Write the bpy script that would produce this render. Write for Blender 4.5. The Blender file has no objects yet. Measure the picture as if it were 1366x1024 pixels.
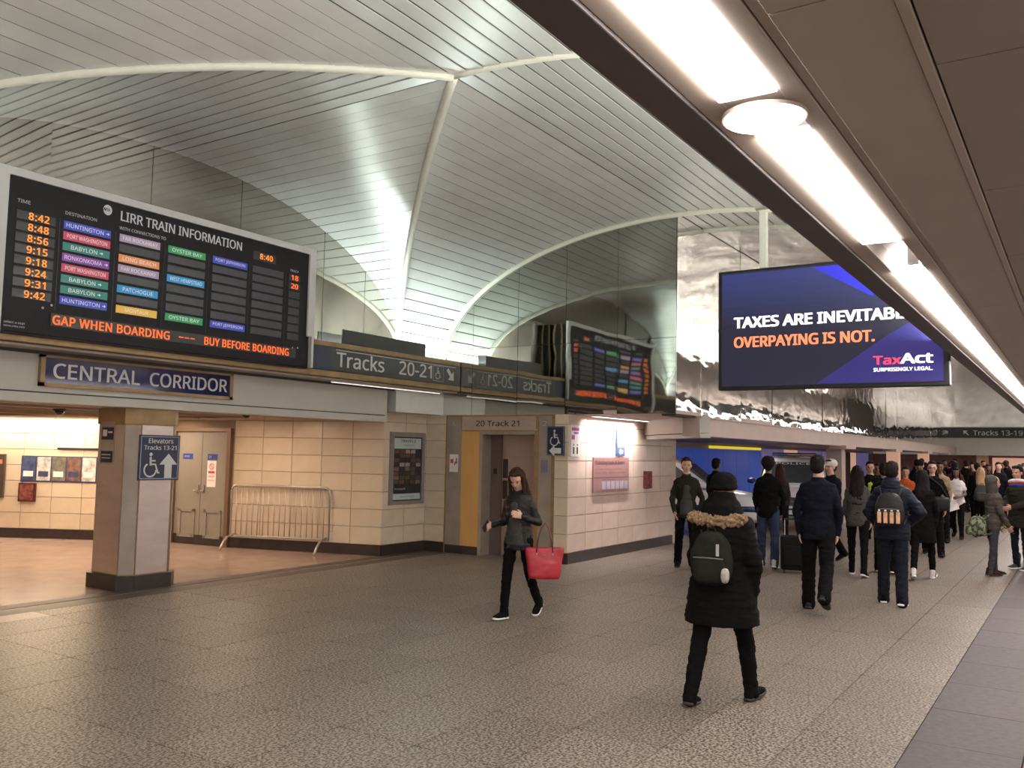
import bpy, bmesh, math, random
from mathutils import Vector, Matrix, noise
R = math.radians
PI = math.pi
random.seed(7)
D = bpy.data
scene = bpy.context.scene
C = scene.collection

# ------------------------------------------------------------------ camera
cam_d = D.cameras.new('camera')
cam_d.sensor_fit = 'HORIZONTAL'; cam_d.sensor_width = 36.0
cam_d.lens = 36.0 * 1167.74 / 1366.0
cam_d.clip_start = 0.05; cam_d.clip_end = 300
cam = D.objects.new('camera', cam_d); C.objects.link(cam)
yaw, pit, rol = R(33.158), R(4.405), R(1.1237)
fw = Vector((math.cos(yaw)*math.cos(pit), math.sin(yaw)*math.cos(pit), math.sin(pit)))
rt = Vector((math.sin(yaw), -math.cos(yaw), 0)); up = rt.cross(fw)
r2 = rt*math.cos(rol) + up*math.sin(rol); u2 = up*math.cos(rol) - rt*math.sin(rol)
m = Matrix((r2, u2, -fw)).transposed().to_4x4(); m.translation = Vector((0, 0, 1.75))
cam.matrix_world = m
scene.camera = cam
# ------------------------------------------------------------------ world, exposure
w = D.worlds.new('world'); scene.world = w; w.use_nodes = True
w.node_tree.nodes['Background'].inputs[0].default_value = (.9, .82, .74, 1)
w.node_tree.nodes['Background'].inputs[1].default_value = .15
vs = scene.view_settings
vs.view_transform = 'Standard'; vs.look = 'None'; vs.gamma = 1; vs.use_curve_mapping = False
vs.exposure = 0.0
TUBE = 34.0         # radiance of the lensed ceiling lights
COVE = 7.0          # multiplier of the cove lamps


def area(name, loc, sx, sy, power, col, rot=(0, 0, 0), spread=None):
    l = D.lights.new(name, 'AREA'); l.shape = 'RECTANGLE'; l.size = sx; l.size_y = sy
    l.energy = power; l.color = col
    if spread: l.spread = R(spread)
    o = D.objects.new(name, l); C.objects.link(o); o.location = loc; o.rotation_euler = rot
    return o


WARM = (1.0, .73, .50); COOL = (.86, 1.0, .95); NEUT = (1.0, .92, .85); PINK = (1.0, .80, .74)
# cove lamps that stand on the ledges and light the vault
area('cove_lamp', (10.35, 9.27, 3.34), 1.9, .10, 11*COVE, COOL, (R(180), 0, 0))
area('cove_lamp', (11.75, 9.27, 3.34), .7, .10, 6*COVE, COOL, (R(180), 0, 0))
area('cove_lamp', (3.0, 9.2, 3.34), 2.2, .10, 4*COVE, COOL, (R(180), 0, 0))
for i in range(5):
    area('cove_lamp', (-1 + i*3.0, 1.50, 3.25), 2.6, .10, (44, 40, 22, 18, 18)[i]*COVE, (.97, .98, .90), (R(180), 0, 0))
for i in range(8):
    area('cove_lamp', (14.6 + i*3.4, 1.50, 3.25), 3.0, .10, 10*COVE, (1.0, .95, .84), (R(180), 0, 0))
# recessed wash light over the tiled wall
area('wall_washer', (13.6, 6.66, 2.335), 1.9, .05, 85, (1.0, .88, .86), (R(24), 0, 0), 120)
# corridor lights (behind the square column); first one added unseen to brighten its side
area('cove_lamp', (8.35, 16.55, 2.22), 3.4, .08, 75, (1, .84, .62), (0, 0, R(-61.6)))
for (x, y, p) in ((3.6, 11.6, 70), (8.4, 15.2, 35), (7.2, 12.8, 50), (9.1, 11.2, 34), (6.5, 16.5, 45), (9.2, 13.5, 30)):
    area('corridor_lamp', (x, y, 2.2), 1.1, .3, p, WARM)
# lamps of the low shopping aisle beyond
for (x, y, p) in ((17.5, 8.2, 26), (22.5, 7.4, 30), (29, 7.5, 45), (36, 7.5, 50), (42, 7, 50)):
    area('aisle_lamp', (x, y, 2.02), 1.4, .4, p, PINK)
# unseen fill lamps added at the right and rear to light the hall
for (x, y) in ((2, -1.5), (7, -1.5), (12, -1.5), (18, -1.5), (25, -1.5), (33, -1.5), (41, -1.5), (-3, -2), (-3, 4)):
    area('ceiling_lamp', (x, y, 2.96), 2.4, .35, 90, PINK)


# ------------------------------------------------------------------ materials
MATS = {}


def M(name, col=(.5, .5, .5), rough=.5, metal=0, emis=None, es=1.0, var=.08, vs_=6.0, bump=0, bs=40, spec=.5,
      objrand=0, col2=None, thr=(.4, .6), alpha=1, aniso=None):
    if name in MATS: return MATS[name]
    mt = D.materials.new(name); mt.use_nodes = True; MATS[name] = mt
    nt = mt.node_tree; N = nt.nodes; L = nt.links; b = N['Principled BSDF']
    b.inputs['Roughness'].default_value = rough; b.inputs['Metallic'].default_value = metal
    b.inputs['Specular IOR Level'].default_value = spec
    c = (*col, 1)
    if emis:
        b.inputs['Base Color'].default_value = (*[v*.3 for v in col], 1)
        b.inputs['Emission Color'].default_value = (*emis, 1); b.inputs['Emission Strength'].default_value = es
        return mt
    tc = N.new('ShaderNodeTexCoord'); mp = N.new('ShaderNodeMapping')
    L.new(tc.outputs['Object'], mp.inputs[0])
    if aniso: mp.inputs['Scale'].default_value = aniso
    nz = N.new('ShaderNodeTexNoise'); nz.inputs['Scale'].default_value = vs_; nz.inputs['Detail'].default_value = 5
    L.new(mp.outputs[0], nz.inputs['Vector'])
    cr = N.new('ShaderNodeValToRGB'); L.new(nz.outputs[0], cr.inputs[0])
    if col2 is None:
        a = [max(0, v*(1-var)) for v in col]; bb = [min(1, v*(1+var)) for v in col]
        cr.color_ramp.elements[0].position = .3; cr.color_ramp.elements[1].position = .7
    else:
        a, bb = col, col2
        cr.color_ramp.elements[0].position = thr[0]; cr.color_ramp.elements[1].position = thr[1]
    cr.color_ramp.elements[0].color = (*a, 1); cr.color_ramp.elements[1].color = (*bb, 1)
    out = cr.outputs[0]
    if objrand:
        oi = N.new('ShaderNodeObjectInfo'); mr = N.new('ShaderNodeMapRange')
        mr.inputs['To Min'].default_value = 1-objrand; mr.inputs['To Max'].default_value = 1+objrand
        L.new(oi.outputs['Random'], mr.inputs[0])
        mx = N.new('ShaderNodeVectorMath'); mx.operation = 'SCALE'
        L.new(out, mx.inputs[0]); L.new(mr.outputs[0], mx.inputs['Scale']); out = mx.outputs[0]
    L.new(out, b.inputs['Base Color'])
    if bump:
        n2 = N.new('ShaderNodeTexNoise'); n2.inputs['Scale'].default_value = bs; n2.inputs['Detail'].default_value = 3
        L.new(mp.outputs[0], n2.inputs['Vector'])
        bp = N.new('ShaderNodeBump'); bp.inputs['Strength'].default_value = bump; bp.inputs['Distance'].default_value = .02
        L.new(n2.outputs[0], bp.inputs['Height']); L.new(bp.outputs[0], b.inputs['Normal'])
    return mt


def mirror(name, col, rough, scale, dist, stretch=(1, 1, 1), detail=2):
    mt = D.materials.new(name); mt.use_nodes = True
    nt = mt.node_tree; N = nt.nodes; L = nt.links; b = N['Principled BSDF']
    b.inputs['Base Color'].default_value = (*col, 1); b.inputs['Metallic'].default_value = 1
    b.inputs['Roughness'].default_value = rough
    g = N.new('ShaderNodeNewGeometry'); mp = N.new('ShaderNodeMapping'); mp.inputs['Scale'].default_value = stretch
    L.new(g.outputs['Position'], mp.inputs[0])
    n2 = N.new('ShaderNodeTexNoise'); n2.inputs['Scale'].default_value = scale; n2.inputs['Detail'].default_value = detail
    L.new(mp.outputs[0], n2.inputs['Vector'])
    bp = N.new('ShaderNodeBump'); bp.inputs['Strength'].default_value = 1; bp.inputs['Distance'].default_value = dist
    L.new(n2.outputs[0], bp.inputs['Height']); L.new(bp.outputs[0], b.inputs['Normal'])
    return mt


granite = M('granite_tile', (.048, .039, .030), .40, var=.3, vs_=52, spec=.35, col2=(.30, .25, .205), thr=(.43, .57), objrand=.10, bump=.03, bs=90)
granite_lt = M('granite_light', (.25, .2, .16), .4, var=.3, vs_=55, col2=(.45, .38, .31), thr=(.36, .66), bump=.05)
slate = M('slate_tile', (.085, .070, .070), .6, spec=.25, var=.2, vs_=20, objrand=.15, bump=.05)
slate_dk = M('floor_band', (.07, .055, .047), .5, var=.2, vs_=20)
grout = M('grout', (.045, .038, .033), .9)
terrazzo = M('terrazzo', (.36, .26, .215), .22, var=.12, vs_=3, bump=.02)
walltile = M('wall_tile', (.60, .50, .38), .28, var=.06, vs_=5, objrand=.05, bump=.03, bs=20)
walltile_w = M('wall_tile_glossy', (.60, .48, .40), .16, var=.06, vs_=5, objrand=.05, bump=.03, bs=20)
wgrout = M('wall_grout', (.30, .235, .17), .9)
basem = M('base_stone', (.035, .026, .024), .3, var=.25, vs_=8)
slatm = M('slat_paint', (.61, .62, .60), .27, metal=.3, var=.05, vs_=2.5, objrand=.04, bump=.04, bs=3)
slat_g = M('slat_gap', (.05, .048, .045), .8)
ribm = M('rib_paint', (.66, .66, .57), .4, var=.05)
beige = M('beam_paint', (.50, .48, .43), .5, var=.04, vs_=3)
pinkb = M('beam_pink', (.46, .36, .32), .5, var=.05, vs_=3)
brown = M('soffit_brown', (.38, .315, .26), .55, var=.05, vs_=2)
brown2 = M('ceiling_brown', (.30, .245, .205), .6, var=.06, vs_=2)
liprb = M('lip_dark', (.075, .058, .055), .55, var=.08)
gold = M('bronze_trim', (.30, .20, .10), .45, metal=.45, var=.2, vs_=5)
goldb = M('brass_panel', (.62, .36, .12), .45, metal=.25, var=.1, vs_=3, aniso=(1, 1, .2))
steel = M('brushed_steel', (.55, .46, .41), .36, metal=.75, var=.1, vs_=2.5, bump=.05, bs=8, aniso=(1, 1, 3))
steel_d = M('dull_steel', (.34, .29, .25), .5, metal=.4, var=.12, vs_=4)
galv = M('galvanised_pipe', (.45, .42, .38), .4, metal=.8, var=.1)
black = M('black_plastic', (.012, .011, .012), .4, var=.2)
blackm = M('board_black', (.012, .010, .013), .5, var=.1, spec=.25)
white = M('white_frame', (.62, .62, .62), .45, var=.03)
offw = M('paper_white', (.75, .72, .70), .6, var=.04)
ltxt = M('letter_white', (.62, .62, .60), .5, var=.02)
navy = M('sign_navy', (.012, .018, .05), .35, var=.15)
navy2 = M('sign_navy_gloss', (.018, .02, .085), .08, var=.15)
darks = M('sign_charcoal', (.025, .028, .035), .35, var=.1)
doorm = M('door_grey', (.24, .22, .19), .45, var=.05)
lens = M('light_lens', (1, 1, 1), emis=(1, .93, .90), es=TUBE)
lensd = M('light_tube', (1, 1, 1), emis=(1, .93, .90), es=TUBE*1.3)
rail = M('rail_light', (1, 1, 1), emis=(1, .9, .8), es=1.2)  # glow of the rail highlight under the ledge
pinkp = M('plaque_mauve', (.28, .15, .14), .4, var=.06)
mirA = mirror('mirror_dark', (.42, .43, .40), .03, 1.1, .004)
mirB = mirror('mirror_wavy', (.86, .84, .80), .05, 1.9, .007, (1, 1, 2.2), 1)
mirC = mirror('metal_sheet', (.72, .70, .68), .22, .8, .05)
mirD = mirror('mirror_lunette', (.46, .44, .40), .05, .9, .004)

# ------------------------------------------------------------------ helpers


def link(name, mesh, mat=None, parent=None, loc=None):
    o = D.objects.new(name, mesh); C.objects.link(o)
    if mat is not None and not mesh.materials:
        for q in (mat if isinstance(mat, (list, tuple)) else [mat]): mesh.materials.append(q)
    if parent is not None: o.parent = parent
    if loc is not None: o.location = loc
    return o


def obj(name, bm, mat, parent=None, loc=None, smooth=False, recalc=True):
    me = D.meshes.new(name)
    if recalc: bmesh.ops.recalc_face_normals(bm, faces=bm.faces[:])
    if smooth:
        for f in bm.faces: f.smooth = True
    bm.to_mesh(me); bm.free()
    return link(name, me, mat, parent, loc)


def thing(name, label, cat, loc=(0, 0, 0), rz=0, group=None):
    o = D.objects.new(name, None); C.objects.link(o); o.location = loc; o.rotation_euler = (0, 0, rz)
    o.empty_display_size = .1
    return tag(o, label, cat, group)


def tag(o, label, cat, group=None):
    o['label'] = label; o['category'] = cat
    if group: o['group'] = group
    return o


def struct(o):
    o['kind'] = 'structure'; return o


def box(bm, x0, x1, y0, y1, z0, z1, bev=0, mi=0):
    vs = [bm.verts.new(p) for p in ((x0, y0, z0), (x1, y0, z0), (x1, y1, z0), (x0, y1, z0), (x0, y0, z1), (x1, y0, z1), (x1, y1, z1), (x0, y1, z1))]
    fs = [bm.faces.new([vs[i] for i in f]) for f in ((3, 2, 1, 0), (4, 5, 6, 7), (0, 1, 5, 4), (1, 2, 6, 5), (2, 3, 7, 6), (3, 0, 4, 7))]
    for f in fs: f.material_index = mi
    if bev:
        es = list({e for f in fs for e in f.edges})
        r = bmesh.ops.bevel(bm, geom=es, offset=bev, segments=2, affect='EDGES', profile=.5)
    return vs


def bx(*a, bev=0):
    bm = bmesh.new(); box(bm, *a, bev=bev); return bm


def prism(bm, pts, z0, z1, mi=0):
    a = [bm.verts.new((x, y, z0)) for x, y in pts]; b = [bm.verts.new((x, y, z1)) for x, y in pts]
    fs = [bm.faces.new(a[::-1]), bm.faces.new(b)]
    n = len(pts)
    for i in range(n): fs.append(bm.faces.new((a[i], a[(i+1) % n], b[(i+1) % n], b[i])))
    for f in fs: f.material_index = mi


def tube(bm, pts, r, n=8, closed=False):
    pts = [Vector(p) for p in pts]; rings = []
    for i, p in enumerate(pts):
        if closed: t = (pts[(i+1) % len(pts)]-pts[i-1])
        else: t = pts[min(i+1, len(pts)-1)]-pts[max(i-1, 0)]
        t.normalize()
        a = t.cross(Vector((0, 0, 1)) if abs(t.z) < .95 else Vector((1, 0, 0))).normalized(); b = t.cross(a)
        rr = r[i] if isinstance(r, (list, tuple)) else r
        rings.append([bm.verts.new(p + a*rr*math.cos(2*PI*k/n) + b*rr*math.sin(2*PI*k/n)) for k in range(n)])
    m_ = len(rings)
    for i in range(m_ if closed else m_-1):
        A, B = rings[i], rings[(i+1) % m_]
        for k in range(n): bm.faces.new((A[k], A[(k+1) % n], B[(k+1) % n], B[k]))
    if not closed:
        bm.faces.new(rings[0][::-1]); bm.faces.new(rings[-1])


def loft(bm, rings, n=16, p=2.0):
    """rings: (centre, axisA, axisB) vectors whose lengths are the radii"""
    R_ = []
    for c, a, b in rings:
        c = Vector(c); a = Vector(a); b = Vector(b); ring = []
        for k in range(n):
            t = 2*PI*k/n; cs, sn = math.cos(t), math.sin(t)
            cs = math.copysign(abs(cs)**(2/p), cs); sn = math.copysign(abs(sn)**(2/p), sn)
            ring.append(bm.verts.new(c + a*cs + b*sn))
        R_.append(ring)
    for A, B in zip(R_, R_[1:]):
        for k in range(n): bm.faces.new((A[k], A[(k+1) % n], B[(k+1) % n], B[k]))
    bm.faces.new(R_[0][::-1]); bm.faces.new(R_[-1])


def capsule(bm, p0, p1, r0, r1, n=12, flat=1.0, ax=None):
    p0 = Vector(p0); p1 = Vector(p1); t = (p1-p0); L_ = t.length
    t = t.normalized() if L_ > 1e-6 else Vector((0, 0, 1))
    a = (ax.cross(t) if ax is not None else t.cross(Vector((0, 1, 0)) if abs(t.y) < .9 else Vector((1, 0, 0))))
    a.normalize(); b = t.cross(a)
    rings = []
    for q in (-88, -60, -30, 0):
        rings.append((p0 + t*r0*math.sin(R(q)), a*r0*math.cos(R(q)), b*r0*math.cos(R(q))*flat))
    for q in (0, 30, 60, 88):
        rings.append((p1 + t*r1*math.sin(R(q)), a*r1*math.cos(R(q)), b*r1*math.cos(R(q))*flat))
    loft(bm, rings, n)


def superell(bm, mat, half, e=4.0, nu=20, nv=12):
    rows = []
    for j in range(1, nv):
        v = PI*j/nv - PI/2; row = []
        for i in range(nu):
            u = 2*PI*i/nu
            d = Vector((math.cos(u)*math.cos(v), math.sin(u)*math.cos(v), math.sin(v)))
            k = (abs(d.x)**e + abs(d.y)**e + abs(d.z)**e)**(-1/e)
            row.append(bm.verts.new(mat @ Vector((d.x*k*half[0], d.y*k*half[1], d.z*k*half[2]))))
        rows.append(row)
    b = bm.verts.new(mat @ Vector((0, 0, -half[2]))); t = bm.verts.new(mat @ Vector((0, 0, half[2])))
    for A, B in zip(rows, rows[1:]):
        for i in range(nu): bm.faces.new((A[i], A[(i+1) % nu], B[(i+1) % nu], B[i]))
    for i in range(nu):
        bm.faces.new((b, rows[0][(i+1) % nu], rows[0][i])); bm.faces.new((t, rows[-1][i], rows[-1][(i+1) % nu]))


class Frame:
    """a plane to lay things on: origin, u (right), v (up), n (towards the viewer)"""
    def __init__(s, o, u, v=(0, 0, 1)):
        s.o = Vector(o); s.u = Vector(u).normalized(); s.v = Vector(v).normalized(); s.n = s.u.cross(s.v)

    def p(s, u, v, d=0): return s.o + s.u*u + s.v*v + s.n*d

    def poly(s, bm, pts, d0, d1, mi=0):
        a = [bm.verts.new(s.p(x, y, d0)) for x, y in pts]; b = [bm.verts.new(s.p(x, y, d1)) for x, y in pts]; n = len(pts)
        fs = [bm.faces.new(a[::-1]), bm.faces.new(b)] + [bm.faces.new((a[i], a[(i+1) % n], b[(i+1) % n], b[i])) for i in range(n)]
        for f in fs: f.material_index = mi

    def rect(s, bm, u0, u1, v0, v1, d0=0, d1=.01, mi=0):
        s.poly(bm, [(u0, v0), (u1, v0), (u1, v1), (u0, v1)], d0, d1, mi)

    def plate(s, name, u0, u1, v0, v1, d0, d1, mat, parent=None):
        bm = bmesh.new(); s.rect(bm, u0, u1, v0, v1, d0, d1); return obj(name, bm, mat, parent)


TMP = D.scenes.new('tmp')
SANS = None
try:        # the sans serif that ships with Blender; its built-in face otherwise
    import os
    SANS = D.fonts.load(os.path.join(bpy.utils.system_resource('DATAFILES'), 'fonts', 'NotoSansHebrew-Regular.woff2'))
except Exception:
    SANS = None


def evaluate(o):
    TMP.collection.objects.link(o)
    vl = TMP.view_layers[0]; vl.update()
    dg = vl.depsgraph
    me = D.meshes.new_from_object(o.evaluated_get(dg), depsgraph=dg)
    TMP.collection.objects.unlink(o)
    return me


FONTC = {}


def glyphs(text, bold, sp=1.0):
    k = (text, bold, sp)
    if k not in FONTC:
        cu = D.curves.new('t', 'FONT'); cu.body = text; cu.size = 1; cu.offset = bold; cu.resolution_u = 2; cu.space_character = sp
        if SANS: cu.font = SANS
        o = D.objects.new('t', cu); me = evaluate(o)
        D.objects.remove(o)
        vs_ = [v.co.copy() for v in me.vertices]; fs = [list(p.vertices) for p in me.polygons]
        D.meshes.remove(me); FONTC[k] = (vs_, fs)
    return FONTC[k]


def letter(fr, text, u0, u1, v0, v1, d, mat, parent, bold=.0, sp=1.0, mirror_=False, name='lettering'):
    vs_, fs = glyphs(text, 0, sp)
    if not vs_: return None
    x0 = min(v.x for v in vs_); x1 = max(v.x for v in vs_); y0 = min(v.y for v in vs_); y1 = max(v.y for v in vs_)
    pts = [fr.p(u0 + (v.x-x0)/(x1-x0)*(u1-u0), v0 + (v.y-y0)/(y1-y0)*(v1-v0), d) for v in vs_]
    if bold:
        k = bold*(v1-v0)*.9; n0 = len(pts); base_ = list(pts); f0 = list(fs)
        for q, (a, b) in enumerate(((k, k), (-k, k), (k, -k), (-k, -k), (k, 0), (-k, 0))):
            pts += [p + fr.u*a*2.0 + fr.v*b*.9 + fr.n*.0005*(q+1) for p in base_]; fs = fs + [[i + n0*(q+1) for i in f_] for f_ in f0]
    me = D.meshes.new(name); me.from_pydata(pts, [], fs)
    return link(name, me, mat, parent)


def arc_pts(cu, cv, r, a0, a1, n):
    return [(cu + r*math.cos(R(a0+(a1-a0)*i/n)), cv + r*math.sin(R(a0+(a1-a0)*i/n))) for i in range(n+1)]


def strip_pts(pts, w_):
    L_, R_ = [], []
    for i, (x, y) in enumerate(pts):
        x0, y0 = pts[max(i-1, 0)]; x1, y1 = pts[min(i+1, len(pts)-1)]
        dx, dy = x1-x0, y1-y0; l = math.hypot(dx, dy) or 1
        L_.append((x-dy/l*w_/2, y+dx/l*w_/2)); R_.append((x+dy/l*w_/2, y-dx/l*w_/2))
    return L_, R_


def stroke(fr, bm, pts, w_, d):
    A, B = strip_pts(pts, w_)
    a = [bm.verts.new(fr.p(x, y, d)) for x, y in A]; b = [bm.verts.new(fr.p(x, y, d)) for x, y in B]
    for i in range(len(a)-1): bm.faces.new((a[i], a[i+1], b[i+1], b[i]))


def wheelchair(fr, cu, cv, s, d, mat, parent, flip=1):
    """the access symbol, s = height"""
    bm = bmesh.new()
    f = lambda x, y: (cu + flip*x*s, cv + y*s)
    c = f(-.02, .43); vs_ = [bm.verts.new(fr.p(c[0]+.075*s*math.cos(2*PI*i/12), c[1]+.075*s*math.sin(2*PI*i/12), d)) for i in range(12)]
    bm.faces.new(vs_)
    stroke(fr, bm, [f(-.03, .33), f(-.01, -.02)], .1*s, d)
    stroke(fr, bm, [f(-.03, .03), f(.2, .03), f(.33, -.33), f(.40, -.30)], .075*s, d)
    stroke(fr, bm, [f(-.02, .17), f(.2, .17)], .06*s, d)
    pts = [f(-.03 + .27*math.cos(R(a)), -.2 + .27*math.sin(R(a))) for a in range(120, 370, 12)]
    stroke(fr, bm, pts, .065*s, d)
    return obj('access_symbol', bm, mat, parent, recalc=False)


def arrow(fr, cu, cv, s, ang, d, mat, parent, wide=.34, tail=.5):
    bm = bmesh.new(); ca, sa = math.cos(R(ang)), math.sin(R(ang))
    pts = [(-tail, -wide/2), (.05, -wide/2), (.05, -.42), (.5, 0), (.05, .42), (.05, wide/2), (-tail, wide/2)]
    vs_ = [bm.verts.new(fr.p(cu+(x*ca-y*sa)*s, cv+(x*sa+y*ca)*s, d)) for x, y in pts]
    bm.faces.new(vs_)
    return obj('arrow', bm, mat, parent, recalc=False)


# ------------------------------------------------------------------ floor
YC, XC = 5.05, 6.58           # crown line of the vault and middle of the bay
bm = bmesh.new(); box(bm, -8, 48, -6.2, 9.35, -.3, -.03)
floor = struct(obj('floor', bm, grout))
TW, TL = .605, .8675


def tile_mesh(lx, ly, t=.03, c=.004, name='tile'):
    bm = bmesh.new(); g = .003
    a = [(g, g), (lx-g, g), (lx-g, ly-g), (g, ly-g)]; b = [(g+c, g+c), (lx-g-c, g+c), (lx-g-c, ly-g-c), (g+c, ly-g-c)]
    V0 = [bm.verts.new((x, y, -t)) for x, y in a]; V1 = [bm.verts.new((x, y, -c)) for x, y in a]; V2 = [bm.verts.new((x, y, 0)) for x, y in b]
    for A, B in ((V0, V1), (V1, V2)):
        for i in range(4): bm.faces.new((A[i], A[(i+1) % 4], B[(i+1) % 4], B[i]))
    bm.faces.new(V2); bm.faces.new(V0[::-1])
    me = D.meshes.new(name); bm.to_mesh(me); bm.free(); return me


me = tile_mesh(TL, TW, c=.0006); me.materials.append(granite)
me2 = tile_mesh(TL, TW, c=.0006); me2.materials.append(granite_lt)
ny = 14
cnt = 0
for i in range(14):
    for j in range(ny):
        x = 6.78 + (i-5)*TL; y = .95 + j*TW
        if math.atan2(y+.3, x+.45) > R(66): continue
        mm = me2 if (abs(x-4.2) < .5 and j == ny-1) else me
        o = link('tile', mm, None, floor, (x, y, -random.random()*.0012)); cnt += 1
me = tile_mesh(TL, TW, c=.0006); me.materials.append(slate)
for i in range(12):
    for j in (-1, -2):
        link('tile', me, None, floor, (6.78 + (i-4)*TL + .2, .95 + j*TW, -random.random()*.001)); cnt += 1
# the rest, seen only as one surface: joined
bm = bmesh.new()
rg = random.Random(3)
def far_tile(x, y, lx, ly, mi):
    g = .003; z = -rg.random()*.001
    vs_ = [bm.verts.new(p) for p in ((x+g, y+g, z), (x+lx-g, y+g, z), (x+lx-g, y+ly-g, z), (x+g, y+ly-g, z))]
    bm.faces.new(vs_).material_index = mi
for i in range(-17, 60):
    for j in range(-12, ny):
        x = 6.78 + (i-5)*TL; y = .95 + j*TW
        near = (0 <= i < 14 and j >= 0 and math.atan2(y+.3, x+.45) <= R(66))
        if near or x < -8 or x > 46.5: continue
        if j < 0:
            k = i - 1
            if j in (-1, -2) and 0 <= k < 12: continue
            far_tile(x+.2, y, TL, TW, 1)
        else: far_tile(x, y, TL, TW, 0)
far = obj('floor_field', bm, [granite, slate], floor, recalc=False); far['kind'] = 'stuff'
# bands of darker stone at the corridor mouth
f2 = struct(obj('floor.001', bx(-2, 16.9, 9.42, 20, -.3, -.004), terrazzo))
bm = bmesh.new(); box(bm, -2, 12.14, 9.16, 9.42, -.1, .0); box(bm, -2, 12.14, 9.50, 9.72, -.1, .001)
obj('floor_band', bm, slate_dk, f2)
obj('floor', bx(16.3, 46, 5.0, 9.0, -.02, .0015), M('floor_far', (.19, .155, .13), .35, var=.1, vs_=8), f2).name = 'floor_slab'

# ------------------------------------------------------------------ tiled walls


def tilewall(name, p0, p1, z0, z1, mat, thick=.25, base=.17, tw=.6, th=.29, skip=None, basegap=()):
    """wall whose visible face runs p0 -> p1 (viewer on the right hand side of that direction)"""
    p0 = Vector((*p0, 0)); p1 = Vector((*p1, 0)); L_ = (p1-p0).length
    fr = Frame(p0, p1-p0); n = fr.n
    bm = bmesh.new(); fr.rect(bm, 0, L_, z0, z1, -thick, -.012)
    wall = struct(obj(name, bm, wgrout))
    rows = int(math.ceil((z1-base)/th)); cols = max(1, round(L_/tw)); tw2 = L_/cols
    cache = {}
    for r in range(rows):
        v0 = base + r*th; v1 = min(z1, v0+th)
        if v0 < z0: continue
        for c_ in range(cols):
            if skip and skip(c_*tw2+tw2/2, (v0+v1)/2): continue
            h = round(v1-v0, 3)
            if h < .03: continue
            if h not in cache:
                b2 = bmesh.new(); g = .003; t = .006
                q = Frame((0, 0, 0), p1-p0)
                A = [q.p(*a, -.012) for a in ((g, g), (tw2-g, g), (tw2-g, h-g), (g, h-g))]
                B = [q.p(*a, 0) for a in ((g+.003, g+.003), (tw2-g-.003, g+.003), (tw2-g-.003, h-g-.003), (g+.003, h-g-.003))]
                A = [b2.verts.new(v) for v in A]; B = [b2.verts.new(v) for v in B]
                for i in range(4): b2.faces.new((A[i], A[(i+1) % 4], B[(i+1) % 4], B[i]))
                b2.faces.new(B); mm = D.meshes.new('tile'); b2.to_mesh(mm); b2.free(); mm.materials.append(mat); cache[h] = mm
            link('tile', cache[h], None, wall, fr.p(c_*tw2, v0, rg.random()*.0015))
    if z0 < .01:
        bm = bmesh.new(); fr.rect(bm, 0, L_, 0, base, -.02, .018)
        obj('baseboard', bm, basem, wall)
    return wall, fr


# viewer side: n = u x v ; going right in the picture keeps n toward the viewer
w_bar, fr_bar = tilewall('wall_barricade', (10.22, 12.45), (11.03, 9.72), 0, 2.3, walltile)
w_pos, fr_pos = tilewall('wall_poster', (11.03, 9.72), (12.15, 9.72), 0, 3.3, walltile, tw=.56)
w_elv, fr_elv = tilewall('wall_elevator', (12.15, 9.72), (12.15, 9.28), 0, 2.36, walltile, tw=.44)
w_elr, fr_elr = tilewall('wall_elevator.001', (12.15, 7.10), (12.15, 6.85), 0, 2.36, walltile, tw=.25)
w_rgt, fr_rgt = tilewall('wall_plaque', (12.15, 6.85), (16.35, 6.85), 0, 2.36, walltile_w)
w_dia, fr_dia = tilewall('wall_corridor', (7.3, 18.95), (10.05, 13.86), 0, 2.25, walltile)
w_dor, fr_dor = tilewall('wall_door', (10.05, 13.86), (10.22, 12.45), 0, 2.25, walltile, skip=lambda u, v: .0 < u < 1.3 and v < 2.08, base=.17)
struct(obj('wall_back_corridor', bx(-2, 7.4, 18.9, 19.1, 0, 2.3), walltile))
struct(obj('wall_left_corridor', bx(-2.2, -2, 9.3, 19.1, 0, 2.3), walltile))
struct(obj('wall_end', bx(16.34, 16.54, 6.85, 9.2, 0, 2.05), walltile_w))
# wall behind the door wall so no gap shows
struct(obj('wall_behind', bx(12.72, 16.4, 7.02, 9.8, 0, 2.3), wgrout))

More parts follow.
